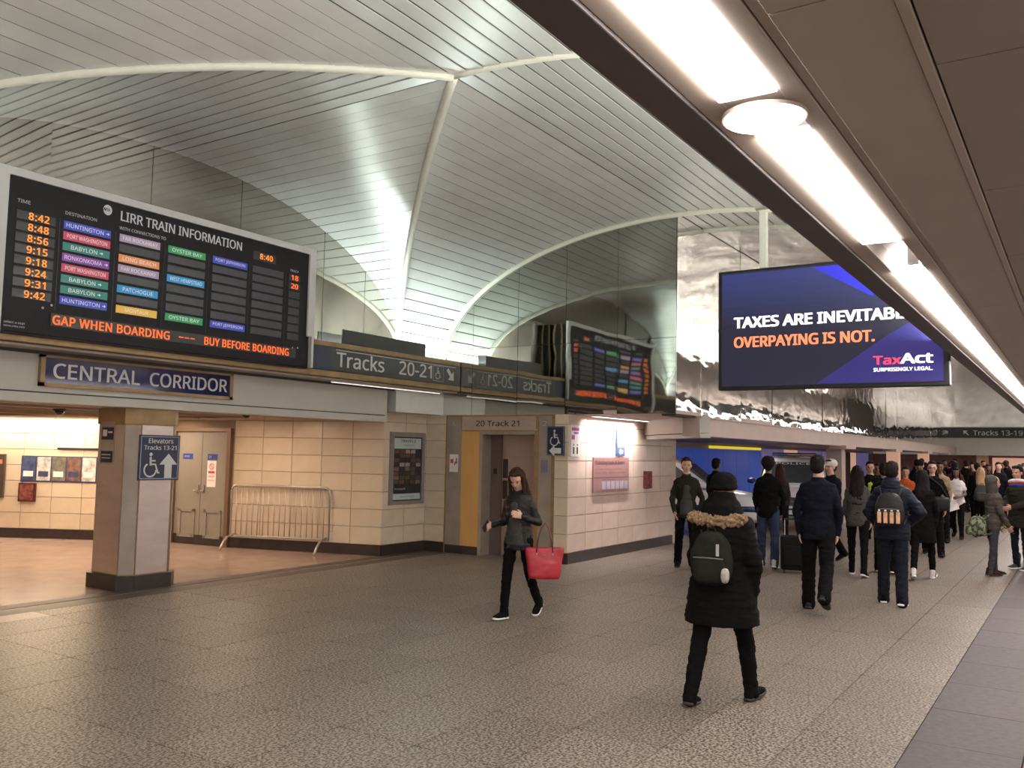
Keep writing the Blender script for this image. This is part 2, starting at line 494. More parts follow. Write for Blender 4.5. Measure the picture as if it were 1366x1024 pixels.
# ------------------------------------------------------------------ double door in the corridor
fr = Frame((10.05-.012, 13.86, 0), Vector((.17, -1.41, 0)))
dt = thing('double_door', 'grey double steel door in the corridor wall behind the column', 'door', (10.1, 13.2, 0))
dt.location = (0, 0, 0)
bm = bmesh.new(); fr.rect(bm, .0, .06, 0, 2.06, -.05, .05); fr.rect(bm, 1.30, 1.38, 0, 2.06, -.05, .05); fr.rect(bm, .06, 1.30, 2.0, 2.06, -.05, .05)
obj('door_frame', bm, M('door_frame_bronze', (.20, .13, .09), .4, metal=.4), dt)
for k, (a, b_) in enumerate(((.065, .675), (.685, 1.295))):
    bm = bmesh.new(); fr.rect(bm, a, b_, .02, 1.995, -.03, .0)
    # raised rails around a sunken lower panel
    for (u0, u1, v0, v1) in ((a+.10, a+.17, .12, .62), (b_-.17, b_-.10, .12, .62), (a+.10, b_-.10, .57, .62), (a+.10, b_-.10, .12, .17)):
        fr.rect(bm, u0, u1, v0, v1, 0, .018)
    leaf = obj('door_leaf', bm, doorm, dt)
    bm = bmesh.new(); fr.rect(bm, (b_-.09 if k == 0 else a+.03), (b_-.03 if k == 0 else a+.09), .92, 1.05, 0, .02)
    hb = obj('handle', bm, galv, leaf)
    bm = bmesh.new(); tube(bm, [fr.p(.62 if k == 0 else .74, .95, .02), fr.p(.62 if k == 0 else .74, .95, .06), fr.p(.56 if k == 0 else .80, .95, .06)], .011)
    obj('lever', bm, galv, leaf)
blue = M('label_blue', (.02, .05, .30), .4)
redp = M('red_print', (.55, .05, .04), .5)
fr.plate('label', .22, .46, 1.50, 1.60, .001, .004, blue, dt); letter(fr, 'OFFICE', .25, .38, 1.535, 1.565, .0055, ltxt, dt)
fr.plate('label', .82, 1.05, 1.50, 1.60, .001, .004, blue, dt); letter(fr, '21', .85, .90, 1.53, 1.57, .0055, ltxt, dt)
fr.plate('notice', .82, 1.03, 1.02, 1.48, .001, .004, offw, dt)
bm = bmesh.new(); stroke(fr, bm, arc_pts(.925, 1.38, .05, 0, 360, 16), .014, .0055); stroke(fr, bm, [(.89, 1.42), (.96, 1.34)], .014, .0055)
fr.rect(bm, .85, 1.0, 1.26, 1.30, .004, .0055)
obj('warning_print', bm, redp, dt)
letter(fr, 'DANGER', .85, 1.0, 1.19, 1.225, .0055, redp, dt); letter(fr, 'KEEP OUT', .85, 1.0, 1.12, 1.15, .0055, redp, dt)

# ------------------------------------------------------------------ vault
A_, Z0, B_ = 4.36, 3.30, 2.08


def prof(d):
    d = min(abs(d), A_); return Z0 + B_*math.sqrt(max(0, 1-(d/A_)**2))


# backing shell of the main barrel and of the side cell
ceil_bm = bmesh.new()
NS = 27      # slats on each half
# equal arc length parameters
def arc_table(n):
    N_ = 2000; pts = [(A_*math.sin(PI/2*i/N_), Z0+B_*math.cos(PI/2*i/N_)) for i in range(N_+1)]
    L_ = [0]
    for a, b in zip(pts, pts[1:]): L_.append(L_[-1]+math.dist(a, b))
    out = []; k = 0
    for i in range(n+1):
        t = L_[-1]*i/n
        while k < N_ and L_[k] < t: k += 1
        out.append(pts[k])
    return out


ARC = arc_table(NS)
OFF = .035
def shell_quad(bmx, pts):
    bmx.faces.new([bmx.verts.new(p) for p in pts])
for i in range(NS):
    (d0, z0), (d1, z1) = ARC[i], ARC[i+1]
    x2 = 12.2
    shell_quad(ceil_bm, [(-8, YC-d0, z0+OFF), (13.3, YC-d0, z0+OFF), (13.3, YC-d1, z1+OFF), (-8, YC-d1, z1+OFF)])
    shell_quad(ceil_bm, [(XC+d0, YC+d0, z0+OFF), (x2, YC+d0, z0+OFF), (x2, YC+d1, z1+OFF), (XC+d1, YC+d1, z1+OFF)])
    shell_quad(ceil_bm, [(-8, YC+d0, z0+OFF), (XC-d0, YC+d0, z0+OFF), (XC-d1, YC+d1, z1+OFF), (-8, YC+d1, z1+OFF)])
    for s in (1, -1):
        shell_quad(ceil_bm, [(XC+s*d0, YC+d0, z0+OFF), (XC+s*d0, 9.41, z0+OFF), (XC+s*d1, 9.41, z1+OFF), (XC+s*d1, YC+d1, z1+OFF)])
ceiling = struct(obj('ceiling', ceil_bm, slat_g))


def slat(quad):
    """quad: start-upper, end-upper, end-lower, start-lower; lower edge hangs a little proud, like a lapped board"""
    a, b, c, d = [Vector(q) for q in quad]
    n = (b-a).cross(d-a)
    if n.length < 1e-6: n = (c-b).cross(d-c)
    n.normalize()
    if n.z > 0: n = -n
    g = .0105
    la = (d-a); lb = (c-b)
    up_a = a + la*(g/max(la.length, g*3)); up_b = b + lb*(g/max(lb.length, g*3)); lo_a = d - la*(g/max(la.length, g*3)); lo_b = c - lb*(g/max(lb.length, g*3))
    mid_a = (up_a+lo_a)/2 + n*.0035; mid_b = (up_b+lo_b)/2 + n*.0035
    dn = n*.007
    bm = bmesh.new(); V = [bm.verts.new(p) for p in (up_a-n*.002, up_b-n*.002, up_a, up_b, mid_a, mid_b, lo_a+dn, lo_b+dn, lo_a-n*.004, lo_b-n*.004)]
    for i in range(0, 8, 2): bm.faces.new((V[i], V[i+1], V[i+3], V[i+2]))
    me_ = D.meshes.new('slat'); bm.to_mesh(me_); bm.free()
    return link('slat', me_, slatm, ceiling)


for i in range(NS):
    (d0, z0), (d1, z1) = ARC[i], ARC[i+1]
    # far side of the hall half (y < crown): one board each side of the seam rib
    for (xa, xb) in ((-2, XC), (XC, 12.15), (12.25, 13.3)):
        if d1 < 4.2: slat([(xa, YC-d0, z0), (xb, YC-d0, z0), (xb, YC-d1, z1), (xa, YC-d1, z1)])
    slat([(XC+d0+.02, YC+d0, z0), (12.15, YC+d0, z0), (12.15, YC+d1, z1), (XC+d1+.02, YC+d1, z1)])
    slat([(-2, YC+d0, z0), (XC-d0-.02, YC+d0, z0), (XC-d1-.02, YC+d1, z1), (-2, YC+d1, z1)])
    for s in (1, -1):
        slat([(XC+s*d0, YC+d0+.02, z0), (XC+s*d0, 9.388, z0), (XC+s*d1, 9.388, z1), (XC+s*d1, YC+d1+.02, z1)])
# plain shell of the vault behind the camera
bm = bmesh.new()
for i in range(NS):
    (d0, z0), (d1, z1) = ARC[i], ARC[i+1]
    for s in (1, -1): shell_quad(bm, [(-8, YC+s*d0, z0), (-2, YC+s*d0, z0), (-2, YC+s*d1, z1), (-8, YC+s*d1, z1)])
struct(obj('ceiling.001', bm, slatm))
# ribs
def rib(pts, r=.045):
    bm = bmesh.new(); tube(bm, pts, r, 8); return struct(obj('trim_rib', bm, ribm, None, smooth=True))
NR = 40
TH = [PI/2*i/NR for i in range(NR+1)]
grR = [(XC+A_*math.sin(t), YC+A_*math.sin(t), Z0+B_*math.cos(t)-.01) for t in TH]
grL = [(XC-A_*math.sin(t), YC+A_*math.sin(t), Z0+B_*math.cos(t)-.01) for t in TH]
rib(grR, .05); rib(grL, .045)
rib([(XC, YC-A_*math.sin(t), Z0+B_*math.cos(t)) for t in TH], .035)
rib([(12.18, YC+A_*math.sin(t), Z0+B_*math.cos(t)-.02) for t in [PI/2*i/NR for i in range(-NR, NR+1)]], .045)
rib([(13.3, YC-A_*math.sin(t), Z0+B_*math.cos(t)-.02) for t in TH], .045)

# mirrored end wall of the bay (x = 12.2) in separate sheets
def mirror_sheet(pts, mat, parent, nrm, tilt):
    bm = bmesh.new()
    c = sum((Vector(p) for p in pts), Vector())/len(pts)
    rot = Matrix.Rotation(tilt[0], 3, 'Z') @ Matrix.Rotation(tilt[1], 3, nrm.cross(Vector((0, 0, 1))))
    f = [c + rot @ (Vector(p)-c) for p in pts]
    a = [bm.verts.new(p) for p in f]; b = [bm.verts.new(p + nrm*-.006) for p in f]; n = len(f)
    bm.faces.new(a); bm.faces.new(b[::-1])
    for i in range(n): bm.faces.new((a[i], b[i], b[(i+1) % n], a[(i+1) % n]))
    return obj('mirror_panel', bm, mat, parent)


bm = bmesh.new()
arch = [(12.23, YC+A_*math.sin(t), Z0+B_*math.cos(t)) for t in [PI/2*i/24 for i in range(25)]]
vsx = [bm.verts.new(p) for p in [(12.23, YC+.0, 2.37), (12.23, 9.72, 2.37)] + arch[::-1]]
bm.faces.new(vsx)
endw = struct(obj('wall_bay_end', bm, slat_g))
ys = [5.055, 6.03, 6.95, 7.87, 8.79, 9.41]
for k in range(5):
    ya, yb = ys[k]+.003, ys[k+1]-.003
    tl = (rg.uniform(-.0035, .0035), rg.uniform(-.003, .003))
    mirror_sheet([(12.20, ya, 2.36), (12.20, yb, 2.36), (12.20, yb, 3.497), (12.20, ya, 3.497)], mirA, endw, Vector((-1, 0, 0)), tl)
    top = [(12.20, ya, 3.503)] + [(12.20, ya, prof(ya-YC))]
    top = [(12.20, ya, 3.503), (12.20, yb, 3.503)] if yb < 9.2 else [(12.20, ya, 3.503), (12.20, 9.40, 3.503)]
    arcp = [(12.20, y, prof(y-YC)-.0) for y in [yb + (ya-yb)*q/10 for q in range(11)] if prof(y-YC) > 3.51]
    tl = (tl[0]+rg.uniform(-.002, .002), rg.uniform(-.003, .003))
    mirror_sheet(top + arcp, mirA, endw, Vector((-1, 0, 0)), tl)
# short mirrored return between the poster wall and the elevator, under the ledge
# lunette mirror behind the departure board
bm = bmesh.new()
lp = [(XC+A_*math.sin(t), 9.43, Z0+B_*math.cos(t)) for t in [PI/2*i/30 for i in range(-30, 31)]]
vsx = [bm.verts.new(p) for p in [(XC-A_, 9.43, 2.7), (XC+A_, 9.43, 2.7)] + lp[::-1]]
bm.faces.new(vsx); lun = struct(obj('wall_lunette', bm, slat_g))
xs = [2.25, 3.6, 5.05, 6.3, 7.65, 9.2, 10.1, 10.92]
for k in range(7):
    xa, xb = xs[k]+.003, xs[k+1]-.003
    arcp = [(x, 9.39, prof(x-XC)) for x in [xb + (xa-xb)*q/12 for q in range(13)]]
    tl = (rg.uniform(-.002, .002), rg.uniform(-.003, .003)) if xb > 5.1 else (-.03, .012)
    mirror_sheet([(xa, 9.39, 2.8), (xb, 9.39, 2.8)] + arcp, mirD, lun, Vector((0, -1, 0)), tl)
struct(obj('wall_pier.001', bx(-8, 2.27, 9.395, 9.6, 2.36, 3.6), slatm))
struct(obj('wall_pier', bx(10.93, 12.23, 9.40, 9.72, 2.36, 3.4), slatm))

# mirrored long wall (y = 5.05) beyond the bay
bm = bmesh.new(); box(bm, 12.24, 46.2, 5.075, 5.3, 2.33, 5.5)
longw = struct(obj('wall_mirrored', bm, slat_g))
xs = [12.205, 13.2, 15.1, 17.0, 18.95, 20.9, 22.85, 24.8, 26.75, 28.7, 30.6, 32.5, 35, 38, 42, 46]
for a, b in zip(xs, xs[1:]):
    tl = (rg.uniform(-.008, .008), rg.uniform(-.008, .008))
    mirror_sheet([(a+.003, 5.05, 2.36), (b-.003, 5.05, 2.36), (b-.003, 5.05, 5.37), (a+.003, 5.05, 5.37)], mirB, longw, Vector((0, -1, 0)), tl)
# smooth metal barrel beyond x = 13.3
bm = bmesh.new()
for xa, xb in zip([13.32+i*3.3 for i in range(10)], [13.32+(i+1)*3.3-.01 for i in range(10)]):
    for i in range(NS):
        (d0, z0), (d1, z1) = ARC[i], ARC[i+1]
        shell_quad(bm, [(xa, YC-d0, z0), (xb, YC-d0, z0), (xb, YC-d1, z1), (xa, YC-d1, z1)])
struct(obj('ceiling.002', bm, mirC))
struct(obj('ceiling.003', bx(-8, 46.3, .4, 9.6, 5.5, 5.6), slat_g))

# ------------------------------------------------------------------ far end wall
bm = bmesh.new(); box(bm, 46, 46.2, -6, 5.1, 2.0, 2.8)
fe = struct(obj('wall_far', bm, beige))
obj('mirror_band', bx(46, 46.05, -6, 5.1, 3.32, 5.6), mirC, fe)
obj('lower_wall', bx(47.5, 47.7, -6, 9, 0, 2.0), M('far_wall_red', (.22, .10, .08), .5, var=.3, vs_=2), fe)
frf = Frame((46, 5.05, 0), (0, -1, 0))
ts = thing('overhead_sign', 'long dark overhead sign reading Tracks 13-19 on the far end wall', 'sign', (46, 2, 2.8)); ts.location = (0, 0, 0)
frf.plate('panel', 0, 11, 2.8, 3.28, 0, .08, darks, ts)
letter(frf, 'Tracks 13-19', .75, 2.75, 2.92, 3.16, .085, ltxt, ts, .01)
arrow(frf, .45, 3.04, .3, 135, .085, ltxt, ts, .18)
arrow(frf, 3.25, 3.04, .3, 90, .085, ltxt, ts, .18)
letter(frf, 'B', 3.6, 3.8, 2.92, 3.16, .085, ltxt, ts, .01)
for k in range(4):
    y = 4.0 - k*2.3
    obj('end_pilaster', bx(46.6, 46.9, y-.25, y+.25, 0, 2.0), M('pilaster_orange', (.55, .33, .22), .4), fe)
    frf2 = Frame((46.9, y-.4, 0), (0, -1, 0))
    frf2.plate('shop_window', 0, 1.3, .3, 1.9, .1, .14, M('lit_window_warm', (1, .8, .6), emis=(.8, .42, .3), es=.55), fe)

# ------------------------------------------------------------------ ledge, sign and beam on the left
obj_l = struct(obj('trim_ledge', bx(-2, 12.19, 9.06, 9.6, 2.76, 3.27, bev=0), slat_g))
bm = bmesh.new(); box(bm, -2, 12.19, 9.04, 9.36, 3.20, 3.275, bev=.008); obj('bronze_rail', bm, gold, obj_l)
bm = bmesh.new(); box(bm, -2, 12.19, 9.035, 9.2, 2.765, 2.855, bev=.008); obj('bronze_rail', bm, gold, obj_l)
bm = bmesh.new(); box(bm, -2, 12.19, 9.10, 9.56, 2.735, 2.765); obj('soffit', bm, brown, obj_l)
fr9 = Frame((0, 9.04, 0), (1, 0, 0))      # u = x, v = z
sg = thing('track_sign', 'dark sign reading Tracks 20-21 along the ledge right of the departure board', 'sign')
bm = bmesh.new(); fr9.rect(bm, 8.60, 12.185, 2.86, 3.195, -.02, .004); obj('panel', bm, darks, sg)
bm = bmesh.new(); fr9.rect(bm, 8.62, 9.05, 2.86, 3.195, .004, .007); obj('panel_left', bm, navy, sg)
letter(fr9, 'Tracks', 9.17, 10.20, 2.925, 3.15, .009, ltxt, sg, .012)
letter(fr9, '20-21', 10.56, 11.38, 2.93, 3.145, .009, ltxt, sg, .012)
bm = bmesh.new(); fr9.rect(bm, 9.15, 12.05, 3.162, 3.172, .004, .0075); obj('line', bm, ltxt, sg)
wheelchair(fr9, 11.55, 3.03, .2, .009, ltxt, sg)
bm = bmesh.new(); stroke(fr9, bm, [(11.43, 2.90), (11.43, 3.15), (11.70, 3.15), (11.70, 2.90), (11.43, 2.90)], .006, .0085); obj('outline', bm, ltxt, sg)
arrow(fr9, 11.90, 3.03, .26, -45, .009, ltxt, sg, .26)
rc = thing('light_shield', 'long black light shield on top of the ledge above the tracks sign', 'light')
obj('shield', bx(9.38, 11.33, 9.13, 9.15, 3.27, 3.50), black, rc)
obj('shield_end', bx(11.31, 11.33, 9.15, 9.3, 3.27, 3.50), black, rc)
st = thing('strip_light', 'thin bright strip light under the ledge right of the board', 'light')
obj('housing', bx(9.2, 11.85, 9.16, 9.22, 2.715, 2.735), galv, st); obj('tube', bx(9.25, 11.8, 9.175, 9.205, 2.705, 2.715), rail, st)  # dim glowing strip drawn as the highlight on an aluminium rail

bm = bmesh.new(); box(bm, -2, 10.83, 9.50, 9.72, 2.30, 2.76); bmw = struct(obj('wall_beam', bm, beige))
obj('lower_fascia', bx(-2, 10.83, 9.49, 9.74, 2.185, 2.285), beige, bmw)
obj('shadow_gap', bx(-2, 10.80, 9.52, 9.72, 2.28, 2.305), slat_g, bmw)
# corridor ceiling
cc = struct(obj('ceiling_corridor', bx(-2, 12.2, 9.72, 19.1, 2.27, 2.4), brown))
obj('slot', bx(-2, 12.1, 9.74, 9.95, 2.19, 2.27), brown, cc)
for k in range(5):
    obj('ceiling_batten', bx(-1, 11, 11.1+k*1.1, 11.16+k*1.1, 2.235, 2.27), brown2, cc)
# dome cameras
def dome(x, y, z, label):
    t = thing('dome_camera', label, 'camera', (x, y, z))
    bm = bmesh.new(); loft(bm, [((0, 0, 0), (.09, 0, 0), (0, .09, 0)), ((0, 0, -.03), (.085, 0, 0), (0, .085, 0))], 16); obj('housing', bm, black, t, smooth=True)
    bm = bmesh.new(); loft(bm, [((0, 0, -.03-.06*math.sin(R(a))), (.065*math.cos(R(a)), 0, 0), (0, .065*math.cos(R(a)), 0)) for a in (0, 20, 40, 60, 75, 88)], 16)
    obj('dome', bm, M('smoked_dome', (.01, .01, .01), .08), t, smooth=True)
dome(7.0, 12.35, 2.235, 'black dome camera on corridor ceiling left of the column')
dome(9.1, 10.85, 2.27, 'black dome camera on corridor ceiling above the crowd barrier')

# CENTRAL CORRIDOR sign
frb = Frame((0, 9.495, 0), (1, 0, 0))
cs = thing('corridor_sign', 'navy sign in bronze frame reading CENTRAL CORRIDOR', 'sign')
frb.plate('panel', 5.17, 7.64, 2.40, 2.675, 0, .03, navy2, cs)
for (a, b, c_, d) in ((5.12, 7.69, 2.675, 2.71), (5.12, 7.69, 2.36, 2.40), (5.12, 5.17, 2.36, 2.71), (7.64, 7.69, 2.36, 2.71)):
    frb.plate('frame', a, b, c_, d, 0, .05, gold, cs)
letter(frb, 'CENTRAL', 5.27, 6.32, 2.455, 2.62, .033, ltxt, cs, .014)
letter(frb, 'CORRIDOR', 6.46, 7.60, 2.455, 2.62, .033, ltxt, cs, .014)

# ------------------------------------------------------------------ departure board
FB = Frame((0, 8.95, 0), (1, 0, 0))
db = thing('departure_board', 'large black departure board reading LIRR TRAIN INFORMATION with white frame', 'display')
bm = bmesh.new(); FB.rect(bm, 4.36, 8.54, 2.83, 4.47, -.40, -.02); obj('casing', bm, blackm, db)
bm = bmesh.new(); FB.rect(bm, 4.41, 8.48, 2.855, 4.42, -.02, 0); obj('face', bm, blackm, db)
for (a, b, c_, d) in ((4.30, 8.60, 4.42, 4.50), (4.30, 4.41, 2.83, 4.42), (8.48, 8.60, 3.28, 4.42), (8.56, 8.60, 2.85, 3.28)):
    FB.plate('frame', a, b, c_, d, -.03, .03, white, db)
for y in (9.0, 9.17, 9.33):
    obj('edge_strip', bx(8.535, 8.552, y-.015, y+.015, 2.83, 4.47), gold, db)
led = M('led_orange', (1, .3, .05), emis=(1, .27, .03), es=1.15)
ledr = M('led_red_orange', (1, .2, .05), emis=(1, .14, .02), es=1.2)
flapg = M('flap_grey', (.045, .046, .058), .35, var=.1)
flapd = M('flap_dark', (.022, .022, .024), .35, var=.1)
cols = {'b': (.05, .07, .50), 'r': (.62, .06, .12), 't': (.03, .22, .17), 'p': (.25, .05, .36), 'l': (.42, .30, .40), 'o': (.85, .30, .10),
        'c': (.02, .30, .60), 'y': (.90, .52, .08), 'g': (.03, .33, .11)}
CM = {k: M('flap_'+k, v, .4, emis=v, es=.55) for k, v in cols.items()}
fl_t = M('flap_text', (.8, .8, .8), emis=(.8, .8, .8), es=.6)
rows = [4.045 - .1145*k for k in range(8)]
H = .042
times = ['8:42', '8:48', '8:56', '9:15', '9:18', '9:24', '9:31', '9:42']
dest = [('b', 'HUNTINGTON'), ('r', 'PORT WASHINGTON'), ('t', 'BABYLON'), ('p', 'RONKONKOMA'), ('r', 'PORT WASHINGTON'), ('t', 'BABYLON'), ('t', 'BABYLON'), ('b', 'HUNTINGTON')]
c1 = [('l', 'FAR ROCKAWAY'), None, ('o', 'LONG BEACH'), ('l', 'FAR ROCKAWAY'), None, ('c', 'PATCHOGUE'), None, ('y', 'MONTAUK')]
c2 = [('g', 'OYSTER BAY'), None, None, ('c', 'WEST HEMPSTEAD'), None, None, None, ('g', 'OYSTER BAY')]
c3 = [('b', 'PORT JEFFERSON')] + [None]*6 + [('b', 'PORT JEFFERSON')]
trk = ['18', '20'] + [None]*6
def flap(u0, u1, v, mt_, txt=None, tm=None, arrow_=False, h=H, bold=.0):
    f = FB.plate('flap', u0, u1, v-h, v+h, 0, .006, mt_, db)
    if txt:
        w_ = min((u1-u0)*.86, len(txt)*.042)
        c_ = (u0+u1)/2 - (.03 if arrow_ else 0)
        letter(FB, txt, c_-w_/2, c_+w_/2, v-.022, v+.022, .008, tm, f, bold)
        if arrow_: arrow(FB, c_+w_/2+.05, v, .04, 0, .008, tm, f, .2)
for k in range(8):
    v = rows[k]
    f = FB.plate('flap', 4.51, 4.91, v-H, v+H, 0, .006, flapd, db)
    letter(FB, times[k], 4.63, 4.84, v-.037, v+.037, .008, led, f, .02, 1.1)
    c_, t_ = dest[k]; flap(5.0, 5.53, v, CM[c_], t_, fl_t, c_ != 'r')
    for (a, b, cc_) in ((5.64, 6.15, c1[k]), (6.26, 6.78, c2[k]), (6.89, 7.42, c3[k])):
        flap(a, b, v, CM[cc_[0]] if cc_ else flapg, cc_[1] if cc_ else None, fl_t)
    flap(7.51, 8.03, v, flapg)
    f = FB.plate('flap', 8.13, 8.33, v-H, v+H, 0, .006, flapd, db)
    if trk[k]: letter(FB, trk[k], 8.17, 8.29, v-.034, v+.034, .008, ledr, f, .02)
for (a, b) in ((4.955, 4.96), (5.59, 5.595), (6.21, 6.215), (6.83, 6.835), (7.46, 7.465), (8.075, 8.08)):
    FB.plate('divider', a, b, 3.12, 4.10, 0, .003, flapd, db)
hd = M('board_print', (.6, .6, .6), emis=(.6, .6, .6), es=.45)
letter(FB, 'LIRR TRAIN INFORMATION', 5.64, 7.32, 4.235, 4.345, .004, hd, db, .012)
letter(FB, 'WITH CONNECTIONS TO', 5.63, 6.22, 4.135, 4.17, .004, hd, db)
letter(FB, 'DESTINATION', 5.01, 5.36, 4.155, 4.19, .004, hd, db)
letter(FB, 'TIME', 4.51, 4.64, 4.165, 4.20, .004, hd, db)
letter(FB, 'TRACK', 8.14, 8.30, 4.125, 4.155, .004, hd, db)
bm = bmesh.new(); bm.faces.new([bm.verts.new(FB.p(5.48+.052*math.cos(2*PI*i/20), 4.315+.058*math.sin(2*PI*i/20), .003)) for i in range(20)])
lg = obj('logo_disc', bm, hd, db, recalc=False)
letter(FB, 'MTA', 5.435, 5.505, 4.30, 4.335, .005, blackm, lg, .02)
f = FB.plate('clock_window', 7.51, 7.89, 4.17, 4.28, 0, .004, flapd, db)
letter(FB, '8:40', 7.62, 7.83, 4.19, 4.262, .006, led, f, .02, 1.1)
f = FB.plate('ticker_window', 4.92, 8.30, 2.96, 3.09, 0, .004, flapd, db)
letter(FB, 'GAP WHEN BOARDING', 4.94, 6.33, 2.975, 3.07, .006, ledr, f, .018, 1.05)
letter(FB, '---', 6.46, 6.68, 3.02, 3.03, .006, ledr, f, .02)
letter(FB, 'BUY BEFORE BOARDING', 6.82, 8.17, 2.975, 3.07, .006, ledr, f, .018, 1.05)
letter(FB, 'select a seat', 4.45, 4.66, 2.93, 2.955, .004, hd, db); letter(FB, 'www.mta.info', 4.45, 4.66, 2.895, 2.915, .004, hd, db)
for (u, v) in ((4.83, 3.13), (4.92, 3.17), (8.24, 3.09), (8.33, 3.10)):
    bm = bmesh.new(); bm.faces.new([bm.verts.new(FB.p(u+.013*math.cos(2*PI*i/10), v+.013*math.sin(2*PI*i/10), .004)) for i in range(10)])
    obj('fastener', bm, galv, db, recalc=False)

# ------------------------------------------------------------------ square column with sign
def chamf(x0, x1, y0, y1, c):
    return [(x0+c, y0), (x1-c, y0), (x1, y0+c), (x1, y1-c), (x1-c, y1), (x0+c, y1), (x0, y1-c), (x0, y0+c)]
col = thing('column', 'brushed steel column with chamfered brass corners below CENTRAL CORRIDOR sign', 'column')
bm = bmesh.new(); prism(bm, chamf(6.28, 7.08, 9.53, 10.42, .14), 0, .175); obj('plinth', bm, basem, col)
bm = bmesh.new(); prism(bm, chamf(6.33, 7.03, 9.58, 10.37, .13), .175, 2.19); obj('core', bm, gold, col)
def side(fr_, a, b, nm='steel_panel', mt_=steel):
    bm = bmesh.new(); fr_.rect(bm, a, b, .19, 1.98, 0, .012); return obj(nm, bm, mt_, col)
FS = Frame((6.33, 10.37, 0), (0, -1, 0)); FF = Frame((6.33, 9.58, 0), (1, 0, 0)); FD = Frame((6.33, 9.71, 0), (1, -1, 0))
side(FS, .135, .655); side(FF, .135, .565); side(Frame((7.03, 9.58, 0), (0, 1, 0)), .135, .655); side(Frame((7.03, 10.37, 0), (-1, 0, 0)), .135, .565)
side(FD, .005, .179, 'corner_panel', steel_d)
bm = bmesh.new(); prism(bm, chamf(6.31, 7.05, 9.56, 10.39, .135), 1.99, 2.185); obj('top_band', bm, gold, col)
cf = thing('phone_plate', 'small steel plate with two dark panels on left side of the column', 'sign')
FS.plate('backplate', .20, .48, 1.50, 2.02, .013, .022, steel_d, cf)
FS.plate('panel', .22, .46, 1.80, 1.95, .022, .026, navy, cf); FS.plate('panel', .22, .46, 1.52, 1.66, .022, .026, navy, cf)
bm = bmesh.new(); FS.rect(bm, .24, .33, 1.84, 1.92, .026, .027); FS.rect(bm, .35, .44, 1.88, 1.90, .026, .027); FS.rect(bm, .24, .42, 1.57, 1.58, .026, .027); FS.rect(bm, .24, .42, 1.61, 1.62, .026, .027)
obj('print', bm, ltxt, cf)
es = thing('elevator_sign', 'navy sign on the column reading Elevators Tracks 13-21 with wheelchair and arrow', 'sign')
FE = Frame((6.41, 9.545, 0), (1, 0, 0))
FE.plate('panel', 0, .56, 1.315, 1.865, 0, .02, navy, es)
bm = bmesh.new(); stroke(FE, bm, [(.02, 1.335), (.02, 1.845), (.54, 1.845), (.54, 1.335), (.02, 1.335)], .012, .021); obj('border', bm, M('light_blue', (.25, .33, .5), .5), es)
letter(FE, 'Elevators', .12, .46, 1.765, 1.825, .021, ltxt, es, .01); letter(FE, 'Tracks 13-21', .06, .51, 1.685, 1.74, .021, ltxt, es, .01)
wheelchair(FE, .165, 1.50, .30, .021, ltxt, es)
arrow(FE, .405, 1.49, .30, 90, .021, ltxt, es, .34)

# ------------------------------------------------------------------ crowd barrier
bt = thing('crowd_barrier', 'galvanised steel crowd barrier standing before the tiled wall', 'barrier')
P0 = Vector((10.12, 12.35, 0)); P1 = Vector((10.72, 10.60, 0)); dv = (P1-P0).normalized(); Lb = (P1-P0).length
bp_ = lambda t, z: P0 + dv*t + Vector((0, 0, z))
bm = bmesh.new(); rr = .10
path = [bp_(0, .22), bp_(0, .98)] + [bp_(rr-rr*math.cos(R(a)), .98+rr*math.sin(R(a))) for a in (30, 60, 90)] + [bp_(Lb-rr+rr*math.sin(R(a)), .98+rr*math.cos(R(a))) for a in (0, 30, 60, 90)] + [bp_(Lb, .22)]
tube(bm, path + [], .021, 8, closed=True); obj('frame', bm, galv, bt, smooth=True)
for i in range(1, 18):
    bm = bmesh.new(); tube(bm, [bp_(Lb*i/18, .22), bp_(Lb*i/18, 1.08)], .008, 6); obj('bar', bm, galv, bt, smooth=True)
nv = Vector((dv.y, -dv.x, 0)); nv = -nv if nv.x > 0 else nv
for t in (.06, Lb-.06):
    bm = bmesh.new(); b0 = bp_(t, .24)
    tube(bm, [b0+nv*.40+Vector((0, 0, -.225)), b0+nv*.30+Vector((0, 0, -.12)), b0+nv*.18+Vector((0, 0, -.03)), b0, b0-nv*.18+Vector((0, 0, -.03)), b0-nv*.30+Vector((0, 0, -.12)), b0-nv*.40+Vector((0, 0, -.225))], .02, 8)
    obj('foot', bm, galv, bt, smooth=True)
for z in (.42, .80):
    bm = bmesh.new(); tube(bm, [bp_(Lb+.02, z-.06), bp_(Lb+.07, z-.06), bp_(Lb+.07, z+.06), bp_(Lb+.02, z+.06)], .008, 6); obj('hook', bm, galv, bt)

